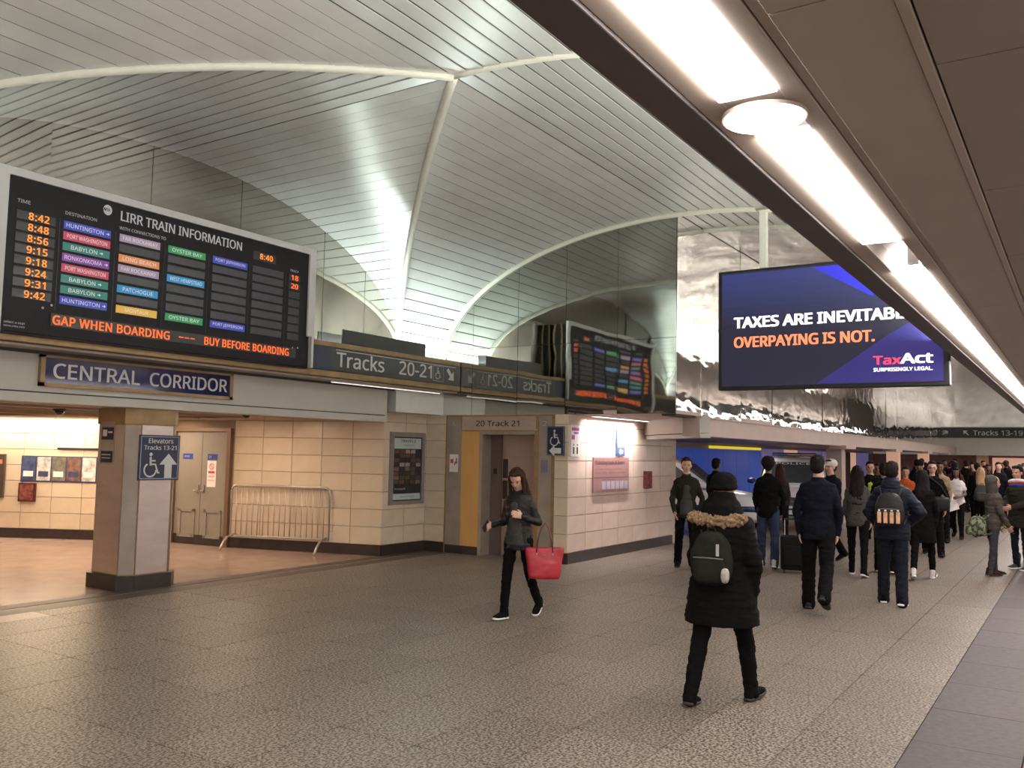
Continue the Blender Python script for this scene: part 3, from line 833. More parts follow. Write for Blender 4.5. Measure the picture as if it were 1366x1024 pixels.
# ------------------------------------------------------------------ framed poster
def collage(fr_, u0, u1, v0, v1, nu, nv_, d, pal, parent, seed, name='picture_grid', fill=.86, em=0):
    r_ = random.Random(seed); bm = bmesh.new(); mats = []
    for i, c_ in enumerate(pal): mats.append(M('print_%d_%d' % (seed, i), c_, .5, var=.35, vs_=25))
    du = (u1-u0)/nu; dv_ = (v1-v0)/nv_
    for i in range(nu):
        for j in range(nv_):
            a = u0+i*du; b = v0+j*dv_
            fr_.rect(bm, a+du*(1-fill)/2, a+du*(1+fill)/2, b+dv_*(1-fill)/2, b+dv_*(1+fill)/2, d, d+.0015, r_.randrange(len(pal)))
    return obj(name, bm, mats, parent)
FP = Frame((11.03, 9.72-.002, 0), (1, 0, 0))
pt = thing('framed_poster', 'tall framed poster with a grid of small pictures on tiled wall', 'poster')
for (a, b, c_, d) in ((.14, 1.05, 1.96, 2.04), (.14, 1.05, .82, .88), (.14, .22, .88, 1.96), (.97, 1.05, .88, 1.96)):
    FP.plate('frame', a, b, c_, d, 0, .04, M('frame_grey', (.26, .24, .24), .4, metal=.4), pt)
FP.plate('sheet', .22, .97, .88, 1.96, .01, .02, black, pt)
FP.plate('header', .24, .95, 1.76, 1.94, .02, .022, M('poster_pale', (.42, .50, .50), .5), pt)
letter(FP, 'TRAVELS', .40, .80, 1.87, 1.915, .024, darks, pt, .01); letter(FP, 'FIND YOUR WAY', .48, .74, 1.81, 1.83, .024, darks, pt)
FP.plate('footer', .24, .95, .90, 1.0, .02, .022, M('poster_pale'), pt); letter(FP, 'store.info/gifts', .42, .80, .935, .965, .024, darks, pt)
collage(FP, .24, .95, 1.16, 1.75, 5, 8, .02, [(.03, .02, .02), (.08, .05, .04), (.16, .12, .10), (.30, .26, .24), (.05, .06, .04), (.12, .05, .04), (.02, .02, .03)], pt, 5)
letter(FP, 'for everyone', .27, .55, 1.06, 1.10, .022, ltxt, pt)

# ------------------------------------------------------------------ elevator
FV = Frame((12.15, 9.28, 0), (0, -1, 0))       # u = 9.28 - y
ev = thing('elevator', 'elevator in brass and steel surround reading 20 Track 21', 'elevator')
bm = bmesh.new(); box(bm, 12.62, 12.7, 7.1, 9.28, 0, 2.36); obj('back', bm, slat_g, ev)
bm = bmesh.new(); FV.rect(bm, .01, .33, .14, 2.33, -.10, 0); obj('steel_panel', bm, steel_d, ev)
bm = bmesh.new(); FV.rect(bm, .33, .71, .14, 2.08, -.10, -.01); obj('brass_panel', bm, goldb, ev)
bm = bmesh.new(); FV.rect(bm, .33, 1.86, 2.10, 2.33, -.10, 0); obj('header', bm, steel, ev)
bm = bmesh.new(); FV.rect(bm, 1.88, 2.13, .14, 2.33, -.10, 0); obj('steel_panel', bm, steel_d, ev)
for (a, b, c_, d) in ((0, .015, 0, 2.345), (2.13, 2.18, 0, 2.345), (0, 2.18, 2.33, 2.36), (1.83, 1.885, 2.12, 2.33), (.32, .335, 2.12, 2.33), (.32, 1.88, 2.085, 2.10)):
    FV.plate('brass_trim', a, b, c_, d, -.05, .012, gold, ev)
FV.plate('kick_panel', .015, .71, 0, .14, -.1, -.005, basem, ev); FV.plate('kick_panel', 1.88, 2.13, 0, .14, -.1, -.005, basem, ev)
for (a, b, c_, d) in ((.71, .77, 0, 2.09), (1.80, 1.88, 0, 2.09), (.77, 1.80, 2.03, 2.09)):
    FV.plate('jamb', a, b, c_, d, -.34, .005, gold if a > 1 else steel_d, ev)
dr = FV.plate('elevator_door', .77, .98, 0, 2.03, -.34, -.26, M('door_dark', (.14, .10, .09), .45, metal=.3), ev)
dr2 = FV.plate('elevator_door', .985, 1.80, 0, 2.03, -.36, -.30, M('door_satin', (.34, .24, .21), .42, metal=.35, var=.12, vs_=2), ev)
FV.plate('vent', 1.0, 1.10, 1.30, 1.62, -.30, -.295, black, dr2); FV.plate('vent', 1.0, 1.10, .95, 1.26, -.30, -.295, black, dr2)
FV.plate('call_panel', .83, .90, 1.36, 1.46, -.26, -.25, black, dr)
FV.plate('seam', 1.10, 1.80, 1.60, 1.61, -.30, -.297, steel_d, dr2)
letter(FV, '20 Track 21', .63, 1.50, 2.165, 2.265, .004, black, ev, .008)
letter(FV, '&', .13, .20, 2.17, 2.25, .003, steel, ev); letter(FV, '2', 1.95, 2.03, 2.17, 2.25, .003, steel, ev)
FV.plate('button_panel', 1.93, 2.06, 1.42, 1.62, 0, .008, M('button_blue', (.16, .15, .22), .4), ev)
nt_ = thing('notice', 'small white notice with red figure left of the elevator', 'notice')
FV.plate('sheet', .09, .27, 1.38, 1.68, .002, .006, offw, nt_)
bm = bmesh.new(); FV.rect(bm, .11, .17, 1.53, 1.60, .006, .007); obj('red_print', bm, redp, nt_)
bm = bmesh.new(); stroke(FV, bm, [(.2, 1.5), (.215, 1.56), (.24, 1.52), (.235, 1.62)], .02, .0075); obj('figure_print', bm, black, nt_, recalc=False)
ws = thing('access_sign', 'navy wheelchair sign with left arrow right of the elevator', 'sign')
FV.plate('panel', 2.06, 2.38, 1.70, 2.165, .03, .05, navy, ws)
bm = bmesh.new(); stroke(FV, bm, [(2.07, 1.71), (2.07, 2.155), (2.37, 2.155), (2.37, 1.71), (2.07, 1.71)], .008, .051); obj('border', bm, M('light_blue'), ws)
wheelchair(FV, 2.21, 1.98, .26, .052, ltxt, ws); arrow(FV, 2.22, 1.775, .22, 180, .052, ltxt, ws, .4)

# ------------------------------------------------------------------ signs of the plaque wall
FR_ = Frame((12.15, 6.85-.002, 0), (1, 0, 0))
t = thing('restroom_sign', 'white and purple restroom sign with two figures at the wall corner', 'sign')
FR_.plate('panel', .03, .33, 1.69, 2.20, .0, .03, offw, t)
pur = M('purple_print', (.35, .08, .30), .5)
bm = bmesh.new(); FR_.rect(bm, .05, .15, 1.96, 2.03, .03, .031); FR_.rect(bm, .05, .3, 2.10, 2.15, .03, .031); FR_.rect(bm, .12, .28, 2.05, 2.08, .03, .031); obj('print', bm, pur, t)
bm = bmesh.new()
for u in (.12, .24):
    stroke(FR_, bm, [(u, 1.73), (u, 1.84)], .05, .031)
    bm.faces.new([bm.verts.new(FR_.p(u+.018*math.cos(2*PI*i/10), 1.875+.018*math.sin(2*PI*i/10), .031)) for i in range(10)])
obj('figures', bm, darks, t, recalc=False)
t = thing('direction_sign', 'narrow blue sign with two symbols and arrow above mauve plaque', 'sign')
FR_.plate('panel', 1.67, 1.99, 1.71, 2.16, 0, .03, M('sign_blue', (.05, .10, .22), .4), t)
bm = bmesh.new(); FR_.rect(bm, 1.71, 1.95, 2.00, 2.13, .03, .031); FR_.rect(bm, 1.71, 1.95, 1.86, 1.98, .03, .031); obj('pictogram', bm, M('pale_blue', (.45, .6, .75), .5), t)
arrow(FR_, 1.83, 1.78, .16, 180, .031, ltxt, t, .4); wheelchair(FR_, 1.82, 1.93, .11, .033, navy, t)
t = thing('plaque', 'mauve plaque reading Ticketing, Lost & Room with row of panels', 'sign')
FR_.plate('panel', .82, 2.17, 1.09, 1.68, 0, .025, pinkp, t)
dk = M('plaque_print', (.09, .035, .05), .5)
letter(FR_, 'Ticketing Look & Room', .88, 1.98, 1.54, 1.63, .026, dk, t, .01)
letter(FR_, 'Information Waiting Area Tickets', .86, 1.86, 1.46, 1.495, .026, dk, t)
letter(FR_, 'to all LIRR, NJTR and trains', .86, 2.05, 1.40, 1.435, .026, dk, t)
FR_.plate('line', .84, 2.15, 1.335, 1.345, .025, .0265, dk, t)
letter(FR_, 'Last Name', 1.12, 1.6, 1.29, 1.32, .026, dk, t)
pan = M('plaque_window', (.36, .32, .38), .5)
for k in range(6):
    w_ = FR_.plate('window', 1.12+k*.17, 1.255+k*.17, 1.14, 1.275, .025, .03, pan, t)
t = thing('alarm_box', 'small dark red alarm box in the tiled wall right of mauve plaque', 'box')
FR_.plate('case', 2.84, 3.13, 1.115, 1.435, 0, .05, M('alarm_red', (.10, .02, .02), .3, var=.5, vs_=12), t)
FR_.plate('door', 2.87, 3.10, 1.14, 1.41, .05, .055, M('alarm_glass', (.2, .07, .06), .2, var=.5, vs_=15), t)
# soffit over the plaque wall with strip light
sf = struct(obj('ceiling_soffit', bx(12.2, 17, 5.05, 6.86, 2.36, 2.42), pinkb))
st = thing('strip_light', 'bright recessed strip light above the mauve plaque', 'light')
obj('housing', bx(12.6, 14.9, 6.60, 6.74, 2.345, 2.36), galv, st); obj('tube', bx(12.65, 14.85, 6.655, 6.70, 2.338, 2.345), M('strip_tube', (1, 1, 1), emis=(1, .9, .85), es=2.5), st)
bm = bmesh.new(); box(bm, 15.0, 16.36, 6.80, 6.86, 2.03, 2.065); struct(obj('trim_brass', bm, gold))

# ------------------------------------------------------------------ fascia of the low aisle
fr_d = Frame((15.0, 6.85, 0), (-1.94, -1.8, 0))
Ld = math.hypot(1.94, 1.8)
bm = bmesh.new(); fr_d.rect(bm, 0, Ld, 2.10, 2.36, -.2, 0); fa = struct(obj('wall_fascia', bm, beige))
bm = bmesh.new(); fr_d.rect(bm, .05, Ld+.03, 2.02, 2.09, -.2, -.03); obj('lower_fascia', bm, beige, fa)
bm = bmesh.new(); box(bm, 13.06, 46, 5.02, 5.3, 2.05, 2.33); fb = struct(obj('wall_fascia.001', bm, pinkb))
obj('ledge', bx(13.05, 46, 4.99, 5.3, 2.33, 2.36, bev=.004), pinkb, fb)
for x in (22.6, 29.5, 36.2, 42):
    obj('corbel', bx(x, x+1.1, 4.9, 5.3, 1.98, 2.06), pinkb, fb)
bm = bmesh.new(); prism(bm, [(13.3, 5.2), (46, 5.2), (46, 9.1), (15.1, 9.1), (15.1, 6.86)], 2.10, 2.16)
struct(obj('ceiling_aisle', bm, M('aisle_ceiling', (.16, .12, .10), .5)))
# shop fronts at y = 9
sw = struct(obj('wall_shops', bx(16.4, 47.6, 9.0, 9.2, 0, 2.1), M('shop_wall', (.20, .15, .14), .4)))
bluew = M('shop_blue', (.01, .09, .6), emis=(.004, .06, .42), es=.34)  # own glow stands in for lamps lighting the blue wall from above
FW = Frame((16.4, 8.98, 0), (1, 0, 0))
for k in range(6):
    FW.plate('blue_panel', 5.2+k*1.2, 6.38+k*1.2, .1, 1.93, 0, .03, bluew, sw)
yel = M('yellow_band', (.8, .65, .05), emis=(.8, .62, .05), es=.8)
FW.plate('yellow_band', 7.7, 12.4, 1.95, 2.03, 0, .05, yel, sw)
vio = M('violet_glass', (.15, .13, .28), emis=(.12, .10, .24), es=.6)
orp = M('lit_pillar', (.6, .4, .3), emis=(.75, .42, .28), es=.6)  # lamplight on the pillars is put into the colour as glow
for k, (x0, x1, mt_, nm) in enumerate(((28.9, 31.4, vio, 'shop_window'), (31.5, 33.2, orp, 'lit_pillar'), (33.4, 36.6, vio, 'shop_window'), (36.9, 39.6, vio, 'shop_window'), (39.8, 41.0, orp, 'lit_pillar'), (41.1, 42, black, 'shop_window'), (42.2, 43.2, orp, 'lit_pillar'), (43.5, 46, vio, 'shop_window'))):
    FW.plate(nm, x0-16.4, x1-16.4, .2 if nm == 'shop_window' else 0, 2.0, 0, .05, mt_, sw)
FW.plate('pillar', 1.9, 3.0, 0, 2.05, 0, .5, pinkb, sw)
for k, x in enumerate((24.8, 33.5, 40.5)):
    obj('pillar', bx(x, x+.4, 5.5, 5.9, 0, 2.05), orp if k else pinkb, sw)

# ------------------------------------------------------------------ low ceiling and light trough on the right
TZ = 3.0
tr = struct(obj('ceiling_trough', bx(-8, 46, .86-.13, 1.31, TZ+.16, TZ+.2), slat_g))
obj('dark_lip', bx(-8, 46, 1.155, 1.31, TZ-.0, TZ+1.5, bev=.006), liprb, tr)
obj('inner_band', bx(-8, 46, 1.055, 1.153, TZ+.012, TZ+.18, bev=.004), brown, tr)
obj('outer_band', bx(-8, 46, .765, .845, TZ+.004, TZ+.18, bev=.004), brown, tr)
obj('groove_band', bx(-8, 46, .725, .760, TZ+.012, TZ+.18), brown, tr)
for k in range(8):
    obj('ceiling_panel', bx(-3.2+k*5.6, -3.2+(k+1)*5.6-.008, .405, .722, TZ+.0, TZ+.18, bev=.003), brown, tr)
obj('edge_trim', bx(-8, 46, .372, .402, TZ-.004, TZ+.18), brown, tr)
for k in range(14):
    for q in range(4):
        obj('ceiling_panel', bx(-.1+k*1.56, -.1+(k+1)*1.56-.008, .371-(q+1)*1.2, .371-q*1.2-.006, TZ+.015, TZ+.1), brown2, tr)
obj('ceiling_field', bx(-8, 46, -6.2, .37, TZ+.1, TZ+.2), brown2, tr)
def trough_light(x0, x1, label, parts='lens'):
    t = thing('ceiling_light', label, 'light', group='trough lights in the low ceiling')
    if parts == 'lens':
        obj('lens', bx(x0, x1, .848, 1.052, TZ-.004, TZ+.03), lens, t)
    else:
        obj('reflector', bx(x0, x1, .848, 1.052, TZ+.12, TZ+.14), M('reflector_white', (.50, .44, .42), .5), t)
        bm = bmesh.new(); tube(bm, [(x1-.13, .90, TZ+.05), (x1-.01, .90, TZ+.05)], .024, 8); obj('tube', bm, lensd, t)
        obj('socket', bx(x1-.2, x1-.13, .87, .93, TZ+.02, TZ+.12), offw, t)
trough_light(.5, 2.92, 'bright lensed ceiling light nearest the camera in the trough')
trough_light(3.37, 5.33, 'bright lensed ceiling light just past the round disc light')
trough_light(5.36, 6.3, 'ceiling light section without lens showing its bare housing', 'bare')
trough_light(6.32, 11.08, 'long lensed ceiling light beyond the section without lens')
trough_light(11.14, 16.5, 'lensed ceiling light beyond the thin divider')
for k in range(5):
    trough_light(16.56+k*5.5, 22+k*5.5, 'small far lensed ceiling light, number %s down the trough' % ['first', 'second', 'third', 'fourth', 'last'][k])
trough_light(-4, .44, 'lensed ceiling light behind the camera')
bm = bmesh.new(); box(bm, 2.93, 3.33, .846, 1.054, TZ+.012, TZ+.05); obj('divider', bm, brown, tr)
for x in (11.08, 16.5):
    obj('divider', bx(x, x+.06, .84, 1.06, TZ-.005, TZ+.03), brown, tr)
t = thing('disc_light', 'round glowing disc light set between two trough lights', 'light', (3.125, .955, TZ))
bm = bmesh.new(); loft(bm, [((0, 0, 0), (.155, 0, 0), (0, .155, 0)), ((0, 0, -.012), (.153, 0, 0), (0, .153, 0))], 40); obj('rim', bm, brown, t, smooth=False)
bm = bmesh.new(); loft(bm, [((0, 0, -.010), (.146, 0, 0), (0, .146, 0)), ((0, 0, -.016), (.143, 0, 0), (0, .143, 0))], 40); obj('lens', bm, lens, t)

# right and rear enclosure (out of frame)
rw = struct(obj('wall_right', bx(-8, 46, -6.3, -6.1, 0, 3.2), M('shop_front_right', (.30, .24, .20), .4)))
right_fill = M('lit_shop_front', (.9, .8, .7), emis=(1, .88, .80), es=2.6)  # unseen shop glow added to light beam, column and walls from the right
for k in range(13):  # made-up lit windows that carry this glow
    obj('shop_window', bx(-7.2+k*4.0, -4.0+k*4.0, -6.1, -6.06, .4, 2.5), right_fill, rw)
    obj('mullion', bx(-5.64+k*4.0, -5.56+k*4.0, -6.1, -6.03, .4, 2.5), steel_d, rw)
struct(obj('wall_rear', bx(-8.2, -8, -6.2, 9.7, 0, 5.6), beige))
rr_ = obj('lit_poster', bx(-7.99, -7.95, -4, 8.5, .8, 2.6), M('lit_poster_wall', (.9, .85, .8), emis=(1, .9, .82), es=2.4), bpy.data.objects['wall_rear'])  # glowing panel added on the unseen rear wall to light beams and column
struct(obj('wall_left_near', bx(-8, -2, 9.35, 9.6, 0, 5.6), walltile))
# lit shop signs hanging on the right, seen only in the mirrored wall
for (x0, x1, c_, lb) in ((28.5, 31.5, (1, .75, .85), 'white and pink lit shop sign mirrored in the long wall'), (33.0, 36.5, (.95, .85, .05), 'yellow lit shop sign mirrored in the long wall'), (18, 20, (1, .25, .3), 'red lit shop sign mirrored in the long wall')):
    t = thing('shop_sign', lb, 'sign')
    obj('sign_face', bx(x0, x1, -1.3, -1.2, 2.5, 2.97), M('lit_'+lb[:5], c_, emis=c_, es=1.6), t)
    obj('sign_box', bx(x0-.03, x1+.03, -1.45, -1.3, 2.47, 2.98), black, t)

# ------------------------------------------------------------------ hanging screen
FSn = Frame((12.1, 4.40, 0), (0, -1, 0))        # u = 4.40 - y
sc = thing('hanging_screen', 'large hanging screen reading TAXES ARE INEVITABLE on dark blue', 'display')
bm = bmesh.new(); box(bm, 12.12, 12.27, 1.38, 4.38, 2.68, 4.40, bev=.012); obj('casing', bm, black, sc)
scr_bg = M('screen_dark', (.02, .02, .06), emis=(.018, .016, .035), es=1.0)
scr_b1 = M('screen_blue', (.03, .03, .3), emis=(.026, .030, .14), es=1.0)
scr_b2 = M('screen_bright_blue', (.03, .03, .6), emis=(.03, .03, .62), es=1.0)
scr_b3 = M('screen_indigo', (.03, .03, .3), emis=(.032, .021, .15), es=1.0)
FSn.plate('screen_face', .08, 2.96, 2.73, 4.36, -.02, .0, scr_bg, sc)
# banded gradient of the picture on the screen
for k in range(7):
    f_ = k/6; c_ = (.018+.010*f_, .016+.022*f_, .036+.12*f_)
    FSn.plate('picture', .09, 2.95, 3.5+k*.12, 3.62+k*.12, .0, .002, M('screen_grad%d' % k, c_, emis=c_, es=1), sc)
def spoly(pts, mt_, d):
    bm = bmesh.new(); bm.faces.new([bm.verts.new(FSn.p(u, v, d)) for u, v in pts]); return obj('picture', bm, mt_, sc, recalc=False)
spoly([(1.55, 4.335), (1.75, 4.335), (2.95, 3.2), (2.95, 4.0), (2.6, 4.335)], scr_b1, .003)
spoly([(1.36, 4.335), (1.85, 4.335), (2.3, 3.98), (2.12, 3.88)][:4], scr_b2, .004)
spoly([(1.4, 2.74), (2.95, 2.74), (2.95, 3.72), (2.3, 3.35)], scr_b3, .003)
tw_ = M('screen_white', (1, 1, 1), emis=(1, .96, 1), es=2.2); to_ = M('screen_orange', (1, .4, .2), emis=(1, .26, .11), es=1.3); tr_ = M('screen_red', (1, .1, .2), emis=(1, .06, .12), es=1.3)
letter(FSn, 'TAXES ARE INEVITABLE', .27, 2.62, 3.56, 3.71, .006, tw_, sc, .035)
letter(FSn, 'OVERPAYING IS NOT.', .27, 2.14, 3.28, 3.43, .006, to_, sc, .03)
letter(FSn, 'Tax', 2.13, 2.46, 2.97, 3.08, .006, tr_, sc, .03); letter(FSn, 'Act', 2.46, 2.83, 2.975, 3.10, .006, tw_, sc, .04)
letter(FSn, 'SURPRISINGLY LEGAL.', 2.13, 2.83, 2.88, 2.925, .006, tw_, sc, .02)
for y in (3.74, 2.1):
    bm = bmesh.new(); box(bm, 12.15, 12.25, y-.05, y+.05, 4.40, prof(y-YC)-.01, bev=.006); po = obj('pole', bm, ribm, sc)
    obj('flange', bx(12.11, 12.29, y-.09, y+.09, prof(y-YC)-.045, prof(y-YC)-.02), steel_d, po)

# ------------------------------------------------------------------ corridor wall notices (u along the diagonal wall)
def on_dia(x): return (x-7.3)/2.75*fr_dia_len
fr_dia_len = math.hypot(2.75, 5.09)
FDg = Frame((7.3, 18.95, 0), (2.75, -5.09, 0))
t = thing('dark_notice_case', 'tall dark notice case with red header at far left corridor wall', 'sign')
FDg.plate('case', 2.02, 2.56, .72, 1.52, .005, .05, M('case_dark', (.07, .05, .04), .3), t)
FDg.plate('header', 2.06, 2.52, 1.34, 1.42, .05, .052, M('header_red', (.6, .2, .14), .5), t)
FDg.plate('slot', 2.08, 2.2, 1.1, 1.3, .05, .053, black, t)
t = thing('notice_board', 'row of blue and coloured posters under a thin dark bar on corridor wall', 'poster')
pb = M('poster_blue', (.04, .05, .12), .5, var=.3, vs_=12)
FDg.plate('backing', 2.86, 4.9, 1.02, 1.50, .003, .008, pb, t)
pm = [(.04, .06, .14), (.45, .43, .42), (.14, .13, .10), (.16, .09, .07), (.5, .46, .44), (.05, .05, .12), (.10, .05, .06)]
for k, c_ in enumerate(pm):
    s_ = FDg.plate('sheet', 2.88+k*.29, 3.14+k*.29, 1.05, 1.48, .008, .012, M('sheet_%d' % k, c_, .5, var=.5, vs_=10), t)
    FDg.plate('print', 2.91+k*.29, 3.10+k*.29, 1.12, 1.22, .012, .0135, pb if k % 2 else offw, s_)
t = thing('wall_rail', 'thin dark horizontal bar above the corridor posters', 'rail')
FDg.plate('bar', 3.55, 4.8, 1.63, 1.66, .004, .03, navy, t)
t = thing('extinguisher_cabinet', 'small dark red cabinet below the corridor posters', 'box')
FDg.plate('case', 2.86, 3.18, .66, 1.0, .004, .05, M('alarm_red'), t); FDg.plate('door', 2.89, 3.15, .69, .97, .05, .054, M('alarm_glass'), t)
struct(obj('trim_cove', bx(6.0, 10, 14.0, 14.02, 2.2, 2.27), gold))

# ------------------------------------------------------------------ people


def nz(p, f, off=0.0):
    return noise.noise(Vector((p[0]*f[0]+off, p[1]*f[1]+off*1.7, p[2]*f[2]-off)))


def remesh(bm, voxel, disp=0.0, freq=(9, 9, 14), smooth=4, off=0.0):
    me_ = D.meshes.new('r'); bmesh.ops.recalc_face_normals(bm, faces=bm.faces[:]); bm.to_mesh(me_); bm.free()
    o = D.objects.new('r', me_)
    md = o.modifiers.new('r', 'REMESH'); md.mode = 'VOXEL'; md.voxel_size = voxel; md.use_smooth_shade = True
    if smooth:
        s = o.modifiers.new('s', 'SMOOTH'); s.iterations = smooth; s.factor = .6
    me2_ = evaluate(o); D.objects.remove(o); D.meshes.remove(me_)
    if disp:
        ns = [v.normal.copy() for v in me2_.vertices]
        for v, n in zip(me2_.vertices, ns):
            c = v.co
            k = nz(c, freq, off) + .5*nz(c, (freq[0]*2.3, freq[1]*2.3, freq[2]*2.3), off+3)
            v.co = c + n*disp*k
    for p in me2_.polygons: p.use_smooth = True
    return me2_


skinA = M('skin_light', (.50, .29, .21), .5, var=.05); skinB = M('skin_tan', (.36, .19, .12), .5, var=.05); skinC = M('skin_brown', (.12, .055, .035), .45, var=.05)
hairK = M('hair_black', (.010, .008, .008), .75, spec=.12, var=.3, vs_=60, aniso=(1, 1, .1)); hairB = M('hair_brown', (.035, .018, .012), .75, spec=.12, var=.3, vs_=60, aniso=(1, 1, .1))
hairY = M('hair_blond', (.30, .17, .07), .5, var=.3, vs_=60, aniso=(1, 1, .1))
eyeM = M('eye_dark', (.01, .008, .008), .2); lipM = M('lip', (.30, .10, .09), .5)
def cloth(n, c, r=.9, v=.15): return M('cloth_'+n, tuple(q*.72 for q in c), r, var=v, vs_=30, bump=.15, bs=120, spec=.08)
K_ = cloth('black', (.0065, .006, .0065)); NV = cloth('navy', (.008, .009, .016)); GY = cloth('grey', (.07, .067, .063)); DG = cloth('dark_grey', (.035, .032, .030))
OL = cloth('olive', (.026, .024, .018)); JN = cloth('jeans', (.035, .05, .095)); WH = cloth('white', (.72, .66, .66)); TAN = cloth('tan', (.32, .23, .15))
RED = cloth('maroon', (.09, .02, .02)); ORG = cloth('orange', (.45, .09, .02)); LIME = cloth('lime', (.5, .6, .06)); PUFF = cloth('puffer_navy', (.013, .016, .027), .5)
BLU = cloth('blue', (.03, .10, .35)); LEA = M('leather_black', (.009, .008, .008), .5, var=.2, vs_=20, spec=.3); SOLE = M('sole_white', (.7, .7, .68), .5); SOLED = M('sole_dark', (.02, .016, .014), .6)
FUR = M('fur', (.20, .13, .075), .9, var=.5, vs_=60, spec=.1)


def person(label, x, y, head_deg, h=1.72, male=True, skin=None, hair=None, hairstyle='short', top=None, bottom=None, shoe=None, sole=None,
           legs=((18, 5), (-16, 22)), arms=((12, 6, 18), (-12, 6, 18)), coat=0, puff=0.0, hood=None, fat=1.0, lean=3, hyaw=0, hpitch=0, vox=.011,
           abd=2.5, glasses=False, hat=None, inner=None, detail=True, group=None, sleeves='long', skirt=0, bare=False, boot=None):
    """origin on the floor, facing +x of its own axes, left = +y.  legs/arms are (left, right).
    legs: thigh swing, knee bend.  arms: swing, outward, elbow bend[, inward turn of the forearm]"""
    S = h/1.75
    skin = skin or skinA; hair = hair or hairK; top = top or K_; bottom = bottom or K_; shoe = shoe or K_; sole = sole or SOLED
    t = thing('person', label, 'person', (x, y, 0), R(head_deg), group)
    sd = x*13.7 + y*7.1
    V = Vector
    sw = (.195 if male else .170); hw = (.095 if male else .095)
    hip = [V((0, .09, .92)), V((0, -.09, .92))]
    J = []
    for i, s in ((0, 1), (1, -1)):
        th, kn = legs[i]
        d1 = V((math.sin(R(th)), s*math.sin(R(abd)), -math.cos(R(th))))
        d2 = V((math.sin(R(th-kn)), s*math.sin(R(abd*.6)), -math.cos(R(th-kn))))
        k = hip[i] + d1*.43; a = k + d2*.41
        fp = max(0, -(th-kn)-8)*.85 if th < 2 or kn > 40 else min(0, -(th-kn)*.6)     # toe down (+) / toe up (-)
        fd = V((math.cos(R(fp)), s*.12, -math.sin(R(fp)))).normalized()
        J.append((hip[i], k, a, fd, fp))
    low = min(min((j[2] - V((0, 0, .075))).z, (j[2] + j[3]*.14 - V((0, 0, .05))).z) for j in J)
    up_ = V((0, 0, -low + .004))
    def T(v): return (V(v)+up_)*S
    lx = math.sin(R(lean))
    pel = V((0, 0, .95)); wai = V((.02*0+lx*.12, 0, 1.08)); che = V((lx*.32, 0, 1.30)); nek = V((lx*.50-.005, 0, 1.475)); 
    HM = Matrix.Translation(nek + V((.005, 0, .02))) @ Matrix.Rotation(R(hyaw), 4, 'Z') @ Matrix.Rotation(R(hpitch), 4, 'Y')
    def H_(v): return HM @ V(v)
    sho = [V((lx*.46-.01, s*(sw-.022), 1.390)) for s in (1, -1)]
    AR = []
    for i, s in ((0, 1), (1, -1)):
        a = arms[i]; pit_, out, bend = a[:3]; inw = a[3] if len(a) > 3 else 8
        d1 = V((math.sin(R(pit_))*math.cos(R(out)), s*math.sin(R(out)), -math.cos(R(pit_))*math.cos(R(out))))
        e = sho[i] + d1*.29
        ang = pit_ + bend
        d2 = V((math.sin(R(ang))*math.cos(R(inw)), -s*math.sin(R(inw)), -math.cos(R(ang))*math.cos(R(inw))))
        wr = e + d2*.25
        AR.append((sho[i], e, wr, d2))
    # ---- body
    bm = bmesh.new()
    def cap(a, b, r0, r1, flat=1, n=12): capsule(bm, T(a), T(b), r0*S, r1*S, n, flat)
    def ell(c, half, M_=None, e=2.0):
        mt_ = Matrix.Translation(T(c)) if M_ is None else M_
        superell(bm, mt_, [q*S for q in half], e, 16, 10)
    w0 = sw-.03
    loft(bm, [(T((0, 0, .86)), V((.075, 0, 0))*S, V((0, .13, 0))*S), (T(pel), V((.09, 0, 0))*S, V((0, .145, 0))*S), (T(wai), V((.078, 0, 0))*S, V((0, .118, 0))*S),
              (T(che), V((.10, 0, 0))*S, V((0, .145, 0))*S), (T(che+V((0, 0, .08))), V((.075, 0, 0))*S, V((0, .125, 0))*S), (T(nek), V((.05, 0, 0))*S, V((0, .06, 0))*S)], 16)
    cap(nek-V((0, 0, .03)), H_((.005, 0, .06)), .055, .050)
    for j in J:
        cap(j[0], j[1], .078, .052); cap(j[1], j[2], .052, .036); cap(j[2]-V((0, 0, .01)), j[2]+j[3]*.11-V((0, 0, .045)), .030, .016)
    for (a, e, wr, d2) in AR:
        sg_ = 1 if a.y > 0 else -1
        cap(a + V((0, -sg_*.026, -.035)), e, .040, .036); cap(e, wr, .034, .026)
    # head
    HT = Matrix.Translation(up_*S) @ Matrix.Scale(S, 4) @ HM
    def hell(c, half, e=2.0, rot=None):
        m_ = HT @ Matrix.Translation(V(c))
        if rot: m_ = m_ @ Matrix.Rotation(R(rot), 4, 'Y')
        superell(bm, m_, half, e, 16, 10)
    hell((.0, 0, .165), (.094, .075, .092)); hell((.022, 0, .105), (.070, .058, .072), 2.3); hell((.052, 0, .055), (.030, .030, .022))
    hell((.093, 0, .118), (.014, .011, .026), 2.0, -14); hell((.102, 0, .103), (.013, .014, .010)); hell((.088, 0, .152), (.012, .045, .008)); hell((.086, 0, .073), (.010, .022, .008))
    for s in (1, -1):
        hell((.0, s*.076, .125), (.018, .007, .030)); hell((.062, s*.038, .105), (.022, .018, .022))
